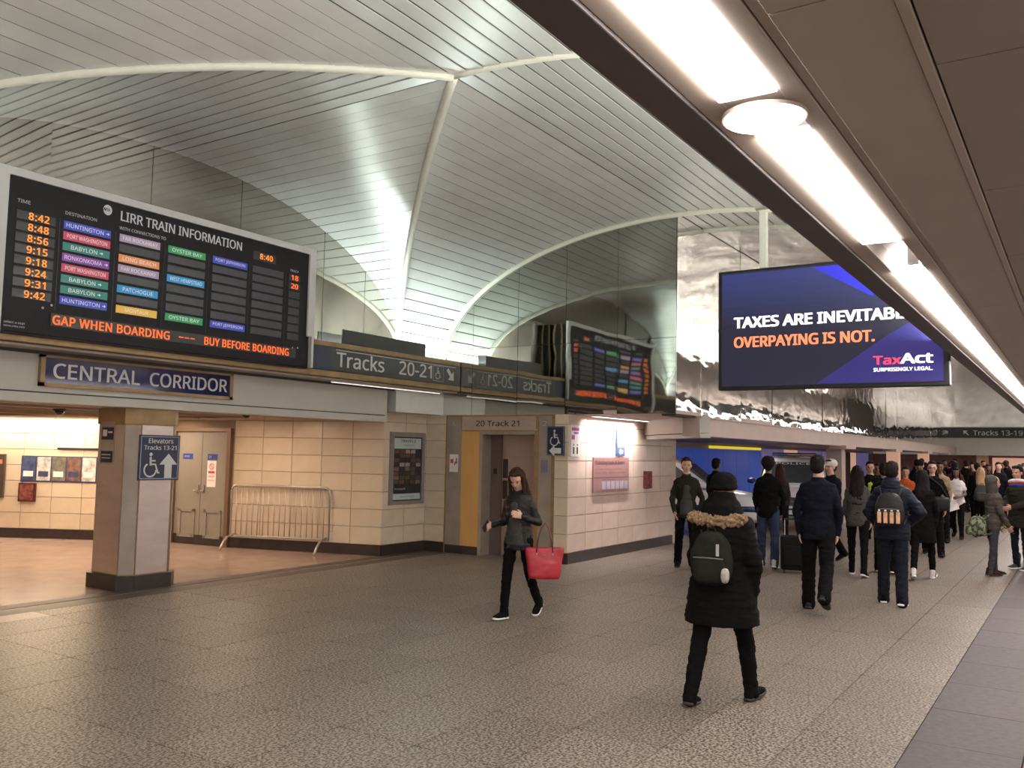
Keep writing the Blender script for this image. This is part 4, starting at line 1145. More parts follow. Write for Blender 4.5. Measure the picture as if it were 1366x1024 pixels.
    # hands
    for i, (a, e, wr, d2) in enumerate(AR):
        s = 1 if i == 0 else -1
        side = V((0, s, 0)); pn = d2.cross(V((0, 1, 0))).normalized()     # palm width axis roughly fore-aft
        inn = (-side - d2*(-side).dot(d2)).normalized()
        wd = d2.cross(inn).normalized()
        if wd.x < 0 and abs(wd.x) > abs(wd.z): wd = -wd
        if wd.z < 0 and abs(wd.z) > abs(wd.x): wd = -wd
        p0 = wr + d2*.015; p1 = wr + d2*.085
        loft(bm, [(T(wr), wd*.026*S, inn*.018*S), (T(wr+d2*.03), wd*.036*S, inn*.017*S), (T(p1), wd*.041*S, inn*.014*S)], 12)
        for f_, (o_, l_) in enumerate(((.033, .068), (.011, .077), (-.011, .072), (-.033, .056))):
            b0 = p1 - d2*.01 + wd*o_; q1 = b0 + (d2 + wd*o_*2).normalized()*l_*.5 + inn*.008; q2 = q1 + (d2*.8 + inn*.6 + wd*o_*1.5).normalized()*l_*.5
            cap(b0, q1, .0095, .009, 1, 8); cap(q1, q2, .009, .0075, 1, 8)
        b0 = wr + d2*.02 + wd*.028; q1 = b0 + (d2*.7 + wd*.7 + inn*.25).normalized()*.04; q2 = q1 + (d2*.95 + wd*.2 + inn*.3).normalized()*.03
        cap(b0, q1, .012, .011, 1, 8); cap(q1, q2, .011, .0085, 1, 8)
    bv = min(vox, .0085) if detail else vox
    mb = remesh(bm, bv*S, 0, smooth=2); link('body', mb, skin, t)
    # eyes, brows and mouth
    if detail:
        for s in (1, -1):
            bm = bmesh.new(); superell(bm, HT @ Matrix.Translation(V((.083, s*.031, .130))), (.008, .013, .006), 2, 10, 6); obj('eye', bm, eyeM, t, smooth=True)
            bm = bmesh.new(); superell(bm, HT @ Matrix.Translation(V((.089, s*.033, .152))), (.008, .020, .004), 2, 10, 6); obj('eyebrow', bm, hair, t, smooth=True)
        bm = bmesh.new(); superell(bm, HT @ Matrix.Translation(V((.093, 0, .073))), (.006, .024, .006), 2, 12, 6); obj('mouth', bm, lipM, t, smooth=True)
    if glasses:
        bm = bmesh.new()
        for s in (1, -1):
            tube(bm, [HT @ V((.103, s*.034+.024*math.cos(a), .130+.018*math.sin(a))) for a in [2*PI*i/12 for i in range(12)]], .003*S, 6, closed=True)
            tube(bm, [HT @ V((.100, s*.058, .133)), HT @ V((.0, s*.082, .135))], .003*S, 6)
        obj('glasses', bm, black, t)
    # ---- hair
    if hairstyle:
        bm = bmesh.new()
        def hh(c, half, e=2.0):
            superell(bm, HT @ Matrix.Translation(V(c)), half, e, 18, 12)
        hh((-.016, 0, .178), (.092, .084, .092)); hh((-.035, 0, .13), (.070, .079, .085)); hh((.035, 0, .228), (.060, .070, .034))
        if hairstyle == 'afro': hh((-.02, 0, .19), (.115, .112, .105))
        if hairstyle in ('long', 'longer'):
            L_ = .22 if hairstyle == 'long' else .36
            loft(bm, [(HT @ V((-.045, 0, .17)), (HT.to_3x3() @ V((.062, 0, 0))), HT.to_3x3() @ V((0, .088, 0))), (HT @ V((-.055, 0, .05)), HT.to_3x3() @ V((.055, 0, 0)), HT.to_3x3() @ V((0, .098, 0))),
                      (T(nek + V((-.085, 0, .02-L_*.35))), V((.045, 0, 0))*S, V((0, .115, 0))*S), (T(nek + V((-.095, 0, .02-L_))), V((.03, 0, 0))*S, V((0, .085, 0))*S)], 16)
            for s in (1, -1): capsule(bm, HT @ V((.02, s*.078, .17)), T(nek+V((.03, s*.09, -.06))), .022*S, .024*S, 10)
        mh = remesh(bm, vox*.9*S, .007*S, (40, 40, 9), 2, sd); link('hair', mh, hair, t)
    if hat:
        bm = bmesh.new(); superell(bm, HT @ Matrix.Translation(V((-.008, 0, .19))), (.108, .096, .080), 2.2, 18, 12)
        if hat[0] == 'beanie': superell(bm, HT @ Matrix.Translation(V((-.012, 0, .155))), (.110, .098, .035), 3, 18, 8)
        if hat[0] == 'cap': superell(bm, HT @ Matrix.Translation(V((.115, 0, .165))), (.055, .062, .008), 2.4, 16, 6)
        link('hat', remesh(bm, vox*S, .003, (30, 30, 30), 2), hat[1], t)
    # ---- trousers
    bm = bmesh.new(); f = min(fat, 1.14)
    tr0 = .094 if bottom not in (JN,) else .094
    leg_r = (tr0*f, .068*f, .064*f) if male else (.088*f, .060*f, .047*f)
    if bare: leg_r = (.088*f, .058*f, .045*f)
    loft(bm, [(T((0, 0, .83)), V((.085*f, 0, 0))*S, V((0, .14*f, 0))*S), (T((0, 0, .92)), V((.108*f, 0, 0))*S, V((0, .165*f, 0))*S), (T((0, 0, 1.04)), V((.10*f, 0, 0))*S, V((0, .145*f, 0))*S)], 18)
    for j in J:
        a_, k_, an = j[0], j[1], j[2]
        capsule(bm, T(a_), T(k_), leg_r[0]*S, leg_r[1]*S, 14); capsule(bm, T(k_), T(an-V((0, 0, 0.0))), leg_r[1]*S, leg_r[2]*S, 14)
        d2 = (an-k_).normalized()
        capsule(bm, T(an-d2*.1), T(an+d2*.03), leg_r[2]*S, leg_r[2]*1.02*S, 14)
    link('trousers', remesh(bm, vox*S, .009*S, (9, 9, 22), 3, sd), bottom, t)
    # ---- shoes
    for i, j in enumerate(J):
        an, fd = j[2], j[3]
        sidev = V((-fd.y, fd.x, 0)).normalized(); upv = fd.cross(sidev); upv = -upv if upv.z < 0 else upv
        base_ = an - upv*.062
        P_ = lambda a, b: T(base_ + fd*a + upv*b)
        bm = bmesh.new()
        rings = []
        for (a, zc, hz, wy) in ((-.075, .030, .026, .026), (-.06, .036, .036, .036), (-.02, .045, .048, .038), (.03, .040, .042, .040), (.08, .030, .030, .046), (.13, .024, .024, .046), (.165, .020, .019, .036), (.182, .016, .012, .020)):
            rings.append((P_(a, zc), sidev*wy*S, upv*hz*S))
        loft(bm, rings, 14, 2.3)
        capsule(bm, P_(-.03, .05), P_(-.02, .10 if not boot else .22), .043*S, (.046 if not boot else .062)*S, 12)
        sh = link('shoe', remesh(bm, .008*S if detail else vox, 0, smooth=2), boot or shoe, t)
        bm = bmesh.new()
        loft(bm, [(P_(a, zc), sidev*wy*S, upv*.013*S) for (a, zc, wy) in ((-.082, .006, .024), (-.06, .004, .040), (0, .004, .040), (.07, .003, .048), (.13, .004, .050), (.17, .006, .038), (.19, .008, .020))], 12, 3)
        obj('sole', bm, sole, sh, smooth=True)
    # ---- top / jacket / coat
    f = fat; bm = bmesh.new(); q = .018 + puff; hem = .80 if not coat else coat
    def ring(c, rx, ry): return (T(c), V((rx*f+q, 0, 0))*S, V((0, ry*f+q, 0))*S)
    rg_ = []
    if hem < .86:
        fl = (.9-hem)*.14 if coat else 0
        rg_ += [ring((0, 0, hem), .098+fl, .142+fl), ring((0, 0, (hem+.92)/2), .10+fl*.6, .148+fl*.5)]
    rg_ += [ring((0, 0, .93), .10, .150), ring(wai, .092, .128 if male else .118), ring(che-V((0, 0, .04)), .108, .150 if male else .138), ring(che+V((0, 0, .06)), .100, sw-.025),
            ring(che+V((0, 0, .125)), .080, sw-.045), ring(nek-V((0, 0, .015)), .050, .062), ring(nek+V((0, 0, .012)), .046, .050)]
    loft(bm, rg_, 20, 2.3)
    for (a, e, wr, d2) in AR:
        sg_ = 1 if a.y > 0 else -1
        a2 = a + V((0, -sg_*.022, -.030-puff*.5))
        capsule(bm, T(a2), T(e), (.054+puff*.8)*S*f, (.046+puff*.8)*S, 14)
        capsule(bm, T(nek+V((-.005, sg_*.03, -.045))), T(a2+V((0, 0, .010))), (.042+puff*.6)*S, (.042+puff*.7)*S, 12)
        if sleeves == 'long':
            capsule(bm, T(e), T(wr-d2*.0), (.046+puff*.8)*S, (.035+puff*.7)*S, 14)
        else: capsule(bm, T(a2), T(a2+(e-a2)*.5), .064*S, .060*S, 12)
        if sleeves == 'long': pass
    if sleeves != 'long':
        bm.free(); bm = bmesh.new(); loft(bm, rg_, 20, 2.3)
        for (a, e, wr, d2) in AR: (capsule(bm, T(a-V((0, (1 if a.y > 0 else -1)*.022, .03))), T(a+(e-a)*.55), .058*S, .056*S, 12), capsule(bm, T(nek+V((-.005, (1 if a.y > 0 else -1)*.03, -.045))), T(a-V((0, 0, .03))), .042*S, .042*S, 12))
    jk = link('coat' if coat else 'jacket', remesh(bm, vox*S, .012*S, (8, 8, 17) if not puff else (6, 6, 26), 3, sd+2), top, t)
    if inner:      # open front showing what is underneath
        bm = bmesh.new(); loft(bm, [(T((.065+lx*.1, 0, .86)), V((.075, 0, 0))*S, V((0, .12, 0))*S), (T(wai+V((.052, 0, 0))), V((.075, 0, 0))*S, V((0, .105, 0))*S), (T(che+V((.060, 0, 0))), V((.085, 0, 0))*S, V((0, .070, 0))*S), (T(nek+V((.025, 0, -.03))), V((.04, 0, 0))*S, V((0, .045, 0))*S), (T(nek+V((.0, 0, .03))), V((.052, 0, 0))*S, V((0, .052, 0))*S)], 16)
        link('sweater', remesh(bm, vox*S, .006, (9, 9, 20), 3, sd), inner, t)
    bm = bmesh.new()
    if hood == 'up':
        superell(bm, HT @ Matrix.Translation(V((-.042, 0, .158))), (.108, .102, .122), 2.2, 18, 12)
        capsule(bm, HT @ V((-.03, 0, .10)), T(nek+V((-.02, 0, -.03))), .10*S, .10*S, 14)
        link('hood', remesh(bm, vox*S, .008, (12, 12, 12), 3, sd), top, t)
    elif hood in ('down', 'fur'):
        r_ = .085 if hood == 'down' else .105
        hf = 1.25 if hood == 'fur' else .9
        loft(bm, [(T(nek+V((-.06, 0, -.12))), V((.05, 0, 0))*S, V((0, .13*hf, 0))*S), (T(nek+V((-.07, 0, -.04))), V((.085*hf, 0, 0))*S, V((0, .145*hf, 0))*S), (T(nek+V((-.045, 0, .04))), V((.095*hf, 0, 0))*S, V((0, .118*hf, 0))*S), (T(nek+V((-.03, 0, .085))), V((.08*hf, 0, 0))*S, V((0, .088*hf, 0))*S)] + ([(T(nek+V((-.03, 0, .135))), V((.085, 0, 0))*S, V((0, .092, 0))*S)] if hood == 'fur' else []), 18)
        hd_ = link('hood', remesh(bm, vox*S, .009, (12, 12, 16), 3, sd), top, t)
        if hood == 'fur':
            bm = bmesh.new()
            tube(bm, [T(nek + V((-.05-.11*math.cos(a*.5), .205*math.sin(a), -.055-.03*math.cos(a)**2 + (.05 if math.cos(a) < 0 else 0)*0))) for a in [PI*(-.72+1.44*i/16) for i in range(17)]],
                 [(.020+.030*math.cos(PI*(-.5+i/16)*.9))*S for i in range(17)], 10)
            link('fur_trim', remesh(bm, vox*.8*S, .022, (38, 38, 38), 1, sd), FUR, hd_)
    else:
        loft(bm, [(T(nek+V((-.008, 0, -.035))), V((.070, 0, 0))*S, V((0, .080, 0))*S), (T(nek+V((-.008, 0, .03))), V((.062, 0, 0))*S, V((0, .066, 0))*S)], 16)
        link('collar', remesh(bm, vox*S, .004, smooth=2), top if not inner else (inner if inner is not WH else top), t)
    if skirt:
        bm = bmesh.new(); loft(bm, [(T((0, 0, 1.0)), V((.115, 0, 0))*S, V((0, .15, 0))*S), (T((0, 0, .85)), V((.16, 0, 0))*S, V((0, .19, 0))*S), (T((0, 0, skirt)), V((.20, 0, 0))*S, V((0, .22, 0))*S)], 20)
        link('skirt', remesh(bm, vox*S, .02, (14, 14, 2), 2, sd), top, t)
    t['T'] = 0; del t['T']
    loc = Matrix.Translation((x, y, 0)) @ Matrix.Rotation(R(head_deg), 4, 'Z')
    return t, (lambda v: loc @ T(v)), AR, S, nek, che


def to_local(fn):      # world matrix of a point on the figure
    return fn


def backpack(label, W, nek, S, size=(.13, .30, .42), mt_=None, pocket=None, back=-.155, drop=.30, strap=None, name='backpack', hd=0, bars=None, tag_=None, pos=None):
    """rests on the back of a figure; W maps the figure's own coordinates to the world"""
    c = W(nek + Vector((back, 0, -drop))); t = thing(name, label, 'backpack' if name == 'backpack' else 'bag', c, R(hd))
    d, w_, h_ = [q*S for q in size]
    bm = bmesh.new(); superell(bm, Matrix.Identity(4), (d*.55, w_*.5, h_*.5), 3.2, 24, 14)
    for v in bm.verts:
        k = 1 - .28*max(0, v.co.z/(h_*.5))**1.5; v.co.y *= k; v.co.x *= 1-.15*max(0, v.co.z/(h_*.5))
    link('bag_body', remesh(bm, .011, .006, (9, 9, 14), 2), mt_, t)
    bm = bmesh.new(); superell(bm, Matrix.Translation((-d*.50, 0, -h_*.20)), (d*.22, w_*.40, h_*.24), 3.5, 20, 12); link('pocket', remesh(bm, .011, .004, (9, 9, 14), 2), pocket or mt_, t)
    bm = bmesh.new(); tube(bm, [(-d*.66, -w_*.36, h_*.02), (-d*.72, 0, h_*.03), (-d*.66, w_*.36, h_*.02)], .005, 6); obj('zipper', bm, M('zip_grey', (.15, .15, .14), .4, metal=.5), t)
    bm = bmesh.new(); tube(bm, [(0, -.03, h_*.47), (-.01, -.02, h_*.56), (-.01, .02, h_*.56), (0, .03, h_*.47)], .008, 6); obj('handle', bm, strap or mt_, t)
    for s in (1, -1):
        bm = bmesh.new(); P_ = [(d*.35, s*w_*.30, h_*.40), (d*.55+.02, s*w_*.36, h_*.56), (d*.55+.13, s*w_*.38, h_*.56), (d*.5+.22, s*w_*.40, h_*.36), (d*.5+.22, s*w_*.44, h_*.02), (d*.5+.08, s*w_*.52, -h_*.28), (d*.3, s*w_*.46, -h_*.40)]
        for v0, v1 in zip(P_, P_[1:]): capsule(bm, v0, v1, .017, .017, 8, .5)
        obj('strap', bm, strap or mt_, t, smooth=True)
    if bars:
        for k in range(4):
            bm = bmesh.new(); y_ = (-.105 + k*.07)*S; box(bm, -d*.76, -d*.70, y_-.022*S, y_+.022*S, -h_*.38, -h_*.06, bev=.004); obj('reflective_bar', bm, bars, t)
            bm = bmesh.new(); box(bm, -d*.75, -d*.69, y_-.012*S, y_+.012*S, -h_*.04, h_*.0, bev=.003); obj('buckle', bm, offw, t)
    return t


# the woman with the red bag
tw, W, AR, S, nek, che = person('young woman in black leather jacket looking down at her phone, red tote on arm', 7.87, 5.02, 186, 1.60, False, skinA, hairB, 'long', LEA, K_, K_, SOLE,
       legs=((-12, 22), (9, 3)), arms=((-14, 16, 122, 26), (6, 8, 78, -4)), inner=GY, hpitch=30, vox=.009, lean=2, hyaw=6)
wr = AR[1][2] + AR[1][3]*.09
p = W(wr); t = thing('phone', 'black phone in the right hand of the woman with red tote', 'phone', p, R(172))
bm = bmesh.new(); box(bm, -.035, .035, -.005, .005, -.06, .06, bev=.003); o = obj('phone_body', bm, black, t, (0.02, 0, .01)); o.rotation_euler = (R(0), R(-50), R(10))
bm = bmesh.new(); box(bm, -.030, .030, -.0062, -.005, -.052, .052); o2 = obj('screen', bm, M('phone_glass', (.02, .02, .03), .1), o)
el = W(AR[0][1]); bag = thing('tote_bag', 'red tote bag hanging from the arm of the woman with the phone', 'bag', (el.x-.01, el.y-.08, el.z-.42), R(-58))
redb = M('red_leather', (.36, .010, .024), .38, var=.08, vs_=8)
bm = bmesh.new()
loft(bm, [((0, 0, -.155), (.155, 0, 0), (0, .065, 0)), ((0, 0, -.13), (.165, 0, 0), (0, .075, 0)), ((0, 0, 0), (.185, 0, 0), (0, .07, 0)), ((0, 0, .15), (.205, 0, 0), (0, .045, 0)), ((0, 0, .165), (.207, 0, 0), (0, .035, 0))], 28, 4)
link('bag_body', remesh(bm, .008, .006, (8, 8, 8), 2), redb, bag)
for s in (1, -1):
    bm = bmesh.new(); tube(bm, [(-.085, s*.05, .12), (-.075, s*.045, .22), (-.04, s*.03, .36), (0, s*.01, .415), (.04, s*.03, .36), (.075, s*.045, .22), (.085, s*.05, .12)], .007, 8); obj('strap', bm, M('strap_brown', (.10, .02, .02), .4), bag, smooth=True)
bm = bmesh.new(); loft(bm, [((0, -.064, .09), (.014, 0, 0), (0, 0, .006)), ((0, -.072, .09), (.012, 0, 0), (0, 0, .005))], 10); obj('logo_badge', bm, galv, bag)
for s in (-1, 1):
    bm = bmesh.new(); loft(bm, [((s*.083, -.058, .10), (.010, 0, 0), (0, 0, .010)), ((s*.083, -.068, .10), (.008, 0, 0), (0, 0, .008))], 10); obj('stud', bm, galv, bag)

# the walker in the parka
tp, W, AR, S, nek, che = person('person walking away in long black parka with brown fur hood trim and beanie', 6.17, 2.20, -3, 1.65, False, skinA, None, None, K_, cloth('trouser_black', (.0065, .006, .0065)), K_, SOLED,
       legs=((-14, 4), (19, 8)), arms=((-6, 12, 22), (-8, 20, 24)), coat=.63, puff=.036, hood='fur', fat=1.27, lean=5, hat=('beanie', K_), vox=.010, abd=5)
olive = M('pack_olive', (.014, .015, .012), .85, spec=.1, var=.15, vs_=20, bump=.1)
bk = backpack('dark olive backpack on the person in the fur trimmed parka', W, nek, S, (.15, .31, .40), olive, back=-.23, drop=.35, hd=4)
bm = bmesh.new(); superell(bm, Matrix.Translation((-.11, -.125, -.10)), (.03, .028, .05), 3, 14, 8); obj('bottle_pouch', bm, M('grey_mesh', (.30, .29, .27), .7, var=.3, vs_=40), bk, smooth=True)
bm = bmesh.new(); box(bm, -.125, -.118, -.085, -.065, .03, .11); obj('tag', bm, M('tag_grey', (.35, .35, .35), .5), bk)

# big man in the dark jacket
person('tall man walking away in dark navy jacket and black trousers', 10.5, 2.6, 6, 1.78, True, skinA, hairK, 'short', NV, K_, LEA, SOLED, legs=((8, 4), (-16, 30)), arms=((-6, 12, 10), (-4, 14, 14)), fat=1.14, vox=.011)
# man with the striped backpack
_, W, AR, S, nek, che = person('man in shiny navy puffer jacket and jeans wearing a black backpack', 11.5, 1.97, 3, 1.72, True, skinB, hairK, 'short', PUFF, cloth('jeans_dark', (.014, .017, .026)), K_, SOLE,
       legs=((8, 3), (-8, 8)), arms=((-4, 20, 40, 30), (-16, 32, 62, 34)), puff=.028, hood='down', vox=.011, fat=1.08)
backpack('black backpack with four orange reflective bars on the man in puffer jacket', W, nek, S, (.15, .33, .42), LEA, back=-.24, drop=.30, hd=3, bars=M('reflective_orange', (.62, .33, .18), .4, var=.2, vs_=30))
# man facing the camera at the tiled corner
person('man facing camera in open dark olive jacket beside the plaque wall corner', 12.98, 5.2, 205, 1.72, True, skinA, hairB, 'short', OL, K_, K_, SOLED, legs=((12, 4), (-8, 14)), arms=((8, 14, 14), (4, 10, 30)), inner=GY, vox=.012)
# man in jeans
person('man walking away in black jacket, blue jeans and white sneakers', 13.96, 4.22, 10, 1.73, True, skinC, hairK, 'afro', K_, JN, WH, SOLE, legs=((6, 3), (-10, 8)), arms=((4, 8, 16), (-6, 14, 12)), vox=.012, fat=1.02)
# woman with long black hair
person('woman walking away with long black hair, grey knitted sweater and leggings', 13.94, 2.87, 4, 1.66, False, skinA, hairK, 'longer', GY, K_, K_, SOLE, legs=((16, 4), (-14, 10)), arms=((6, 8, 10), (-2, 16, 16)), vox=.012)
person('person in black walking between the long haired woman and the puffer jacket man', 14.6, 2.60, 2, 1.69, True, skinB, hairK, 'short', K_, K_, K_, SOLE, legs=((6, 3), (-6, 10)), vox=.013)
person('person in long black coat and white sneakers right of the puffer jacket man', 14.26, 2.02, 4, 1.62, False, skinB, hairK, 'long', K_, K_, WH, SOLE, legs=((-20, 6), (16, 4)), arms=((4, 8, 10), (-6, 12, 10)), coat=.60, vox=.013)
# people coming towards the camera
_, W, AR, S, nek, che = person('man with glasses facing camera in black coat with crossbody bag', 17.86, 2.36, 190, 1.74, True, skinA, hairK, 'short', K_, K_, K_, SOLED, legs=((14, 4), (-12, 20)), arms=((6, 14, 10), (-6, 8, 20)), coat=.62, vox=.013, glasses=True, hood='down')
cb = thing('shoulder_bag', 'black crossbody bag on the man with glasses', 'bag', W((.20, .12, .98)), R(190))
bm = bmesh.new(); superell(bm, Matrix.Identity(4), (.06, .16, .13), 4, 20, 12); obj('bag_body', bm, LEA, cb, smooth=True)
bm = bmesh.new(); tube(bm, [(0, .14, .08), (-.02, .02, .32), (-.10, -.22, .52)], .014, 8); obj('strap', bm, DG, cb, smooth=True)
_, W, AR, S, nek, che = person('woman in white T-shirt and black trousers walking with papers in hand', 22.1, 2.42, 178, 1.60, False, skinC, hairK, 'long', WH, K_, K_, SOLED, legs=((18, 6), (-16, 22)), arms=((14, 10, 60, 30), (10, 10, 30)), vox=.014, sleeves='short', fat=1.1)
pp = thing('papers', 'white sheets of paper held by the woman in white T-shirt', 'paper', W((.22, -.12, .92)), R(200))
bm = bmesh.new(); box(bm, -.006, .006, -.13, .13, -.20, .20); obj('sheet', bm, offw, pp).rotation_euler = (R(20), 0, 0)
bm = bmesh.new(); box(bm, -.012, -.007, -.10, .12, -.16, .20); obj('sheet', bm, M('paper_pink', (.7, .5, .5), .6), pp).rotation_euler = (R(30), 0, 0)
sc_ = thing('blue_coat', 'blue coat carried over the shoulder of the woman in white T-shirt', 'coat', W((.0, -.20, 1.30)), R(178))
bm = bmesh.new(); capsule(bm, (0, 0, .10), (0, -.03, -.14), .08, .10, 12); link('cloth', remesh(bm, .012, .02, (12, 12, 12), 2), BLU, sc_)
# grey hoodie with camouflage pack
_, W, AR, S, nek, che = person('person in profile wearing grey hooded coat with hood up', 15.45, 1.20, -72, 1.52, False, skinB, None, None, cloth('grey_coat', (.085, .07, .062)), cloth('grey_jeans', (.06, .055, .065)), cloth('brown_boot', (.05, .02, .015)), SOLED, legs=((4, 3), (-4, 4)), arms=((10, 8, 12), (14, 8, 14)), hood='up', vox=.012, fat=1.05, puff=.01)
camo = M('camouflage', (.02, .03, .015), .8, col2=(.16, .17, .10), thr=(.47, .53), vs_=18)
backpack('round camouflage backpack hanging low on person in grey hood', W, nek, S, (.26, .30, .36), camo, back=-.27, drop=.62, hd=-72)
_, W, AR, S, nek, che = person('woman at right edge in dark coat with red, white and blue scarf', 16.5, .90, 150, 1.68, False, skinB, hairK, 'short', OL, cloth('leggings_navy', (.012, .02, .03)), GY, SOLE, legs=((3, 3), (-3, 3)), arms=((16, 8, 60, 25), (16, 8, 60, 25)), coat=.72, vox=.012, boot=GY, puff=.015)
sf_ = thing('scarf', 'red, white and blue scarf on the woman at the right edge', 'scarf', W(nek + Vector((0, 0, -.02))), R(150))
for (z, m_, a_) in ((.0, RED, .0), (.035, WH, .6), (-.03, BLU, 1.1)):
    bm = bmesh.new(); tube(bm, [(.095*math.cos(a), .12*math.sin(a), z+.012*math.sin(2*a+a_)) for a in [2*PI*i/16 for i in range(16)]], .03, 8, closed=True); obj('band', bm, m_ if m_ is not RED else cloth('red', (.45, .03, .04)), sf_, smooth=True)
# far side people
person('man in tan jacket facing camera behind the man with glasses', 21, 2.62, 185, 1.74, True, skinC, hairK, 'short', TAN, K_, K_, SOLED, vox=.016)
person('person in orange vest facing camera far down the hall', 19.8, 3.12, 190, 1.62, True, skinB, hairK, 'short', ORG, K_, K_, SOLED, vox=.016)
person('man in black cap and dark jacket far down the hall', 20.6, 2.98, 190, 1.76, True, skinC, None, None, K_, K_, K_, SOLED, hat=('cap', K_), vox=.016)
person('worker in black jacket over lime safety shirt beside police car', 18.8, 3.62, 192, 1.72, True, skinB, hairK, 'short', K_, K_, K_, SOLED, inner=LIME, vox=.014)
person('short haired person in black standing behind the safety shirt worker', 20.0, 3.72, 200, 1.68, False, skinC, hairK, 'short', K_, K_, K_, SOLED, vox=.016)
person('person in maroon jacket walking away far down the hall', 25, 2.78, 5, 1.74, True, skinC, hairK, 'short', RED, K_, K_, SOLED, vox=.018)
_, W, AR, S, nek, che = person('person with long blond hair walking away with grey backpack', 22.6, 1.98, 10, 1.62, False, skinA, hairY, 'longer', K_, K_, K_, SOLED, vox=.015)
backpack('grey backpack on the person with long blond hair', W, nek, S, (.16, .32, .42), GY, back=-.21, drop=.34, hd=10)
person('person in black seen against the blue shop wall', 16.6, 6.05, 350, 1.72, True, skinC, hairK, 'short', K_, K_, K_, SOLED, vox=.016)
person('man with pale cap looking left beside the tall navy jacketed man', 15.3, 3.55, 150, 1.75, True, skinA, hairB, 'short', NV, K_, K_, SOLED, hat=('cap', M('cap_pale', (.5, .48, .46), .6)), vox=.013)
person('short person in dark jacket beyond the man in blue jeans', 17.5, 5.05, 15, 1.62, False, skinB, hairB, 'long', DG, K_, K_, SOLED, vox=.015)

# crowd at the far end: four figures, copied
def copy_person(src, x, y, deg, sc_, mats, label):
    r = src.copy(); C.objects.link(r); r.location = (x, y, 0); r.rotation_euler = (0, 0, R(deg)); r.scale = (sc_,)*3
    r['label'] = label
    for ch in list(src.children):
        c = ch.copy(); C.objects.link(c); c.parent = r
        if ch.name.split('.')[0] in mats:
            c.material_slots[0].link = 'OBJECT'; c.material_slots[0].material = mats[ch.name.split('.')[0]]
        for g_ in ch.children:
            d_ = g_.copy(); C.objects.link(d_); d_.parent = c
    return r
GRP = 'distant crowd at the far end of the hall'
LBLF = 'distant person in dark clothes in the crowd at the hall end'
prot = [person(LBLF, 27.0, 2.45, 5, 1.72, True, skinB, hairK, 'short', K_, K_, K_, SOLED, vox=.02, detail=False, group=GRP)[0],
        person(LBLF, 28.0, 3.10, 185, 1.68, False, skinC, hairK, 'long', DG, K_, K_, SOLED, vox=.02, detail=False, group=GRP)[0],
        person(LBLF, 26.5, 1.90, 182, 1.75, True, skinA, hairB, 'short', NV, K_, K_, SOLED, vox=.02, detail=False, group=GRP, hood='down')[0]]
rc_ = random.Random(11)
tops = [K_, DG, NV, OL, RED, K_, cloth('brown', (.06, .03, .02)), K_]
spots = []
tries = 0
while len(spots) < 34 and tries < 3000:
    tries += 1
    x = rc_.uniform(24, 42); y = rc_.uniform(1.35, 4.7)
    if all(math.hypot(x-a, y-b) > .85 for a, b in spots + [(27, 2.45), (28, 3.1), (26.5, 1.9), (25, 2.78), (22.6, 1.98)]) and y/x < .155: spots.append((x, y))
for i, (x, y) in enumerate(spots):
    s = prot[i % 3]; tp_ = tops[rc_.randrange(len(tops))]
    copy_person(s, x, y, rc_.choice((0, 180)) + rc_.uniform(-30, 30), rc_.uniform(.95, 1.05), {'jacket': tp_, 'hood': tp_, 'collar': tp_, 'hair': rc_.choice((hairK, hairK, hairB)), 'body': rc_.choice((skinA, skinB, skinC))}, LBLF)

# suitcase
sc2 = thing('suitcase', 'black upright suitcase on the floor left of the tall navy jacketed man', 'suitcase', (13.62, 3.72, 0), R(15))
bm = bmesh.new(); box(bm, -.13, .13, -.20, .20, .05, .56, bev=.035); obj('case', bm, cloth('suitcase_black', (.016, .015, .015)), sc2, smooth=False)
bm = bmesh.new(); box(bm, -.165, -.13, -.16, .16, .12, .42, bev=.02); obj('front_pocket', bm, cloth('suitcase_black', (.016, .015, .015)), sc2)
for s in (1, -1):
    bm = bmesh.new(); tube(bm, [(.08, s*.14, .56), (.08, s*.14, .80)], .008, 6); obj('handle_bar', bm, galv, sc2)
    for q in (1, -1):
        bm = bmesh.new(); loft(bm, [((q*.09, s*.15-.015, .03), (.028, 0, 0), (0, 0, .028)), ((q*.09, s*.15+.015, .03), (.028, 0, 0), (0, 0, .028))], 12); obj('wheel', bm, black, sc2)
bm = bmesh.new(); tube(bm, [(.08, -.15, .80), (.08, .15, .80)], .014, 8); obj('grip', bm, black, sc2)

# ------------------------------------------------------------------ police cars
carw = M('car_white', (.70, .72, .75), .2, var=.02); carb = M('car_blue', (.01, .03, .12), .2, var=.05); glassm = M('car_glass', (.06, .07, .08), .06, spec=.8, var=.1); tyre = M('tyre', (.01, .01, .01), .7)
chrome = M('chrome', (.7, .7, .72), .12, metal=1); headl = M('head_lamp', (.8, .85, .9), .1, var=.02); amb = M('beacon_dark', (.25, .02, .02), .15)


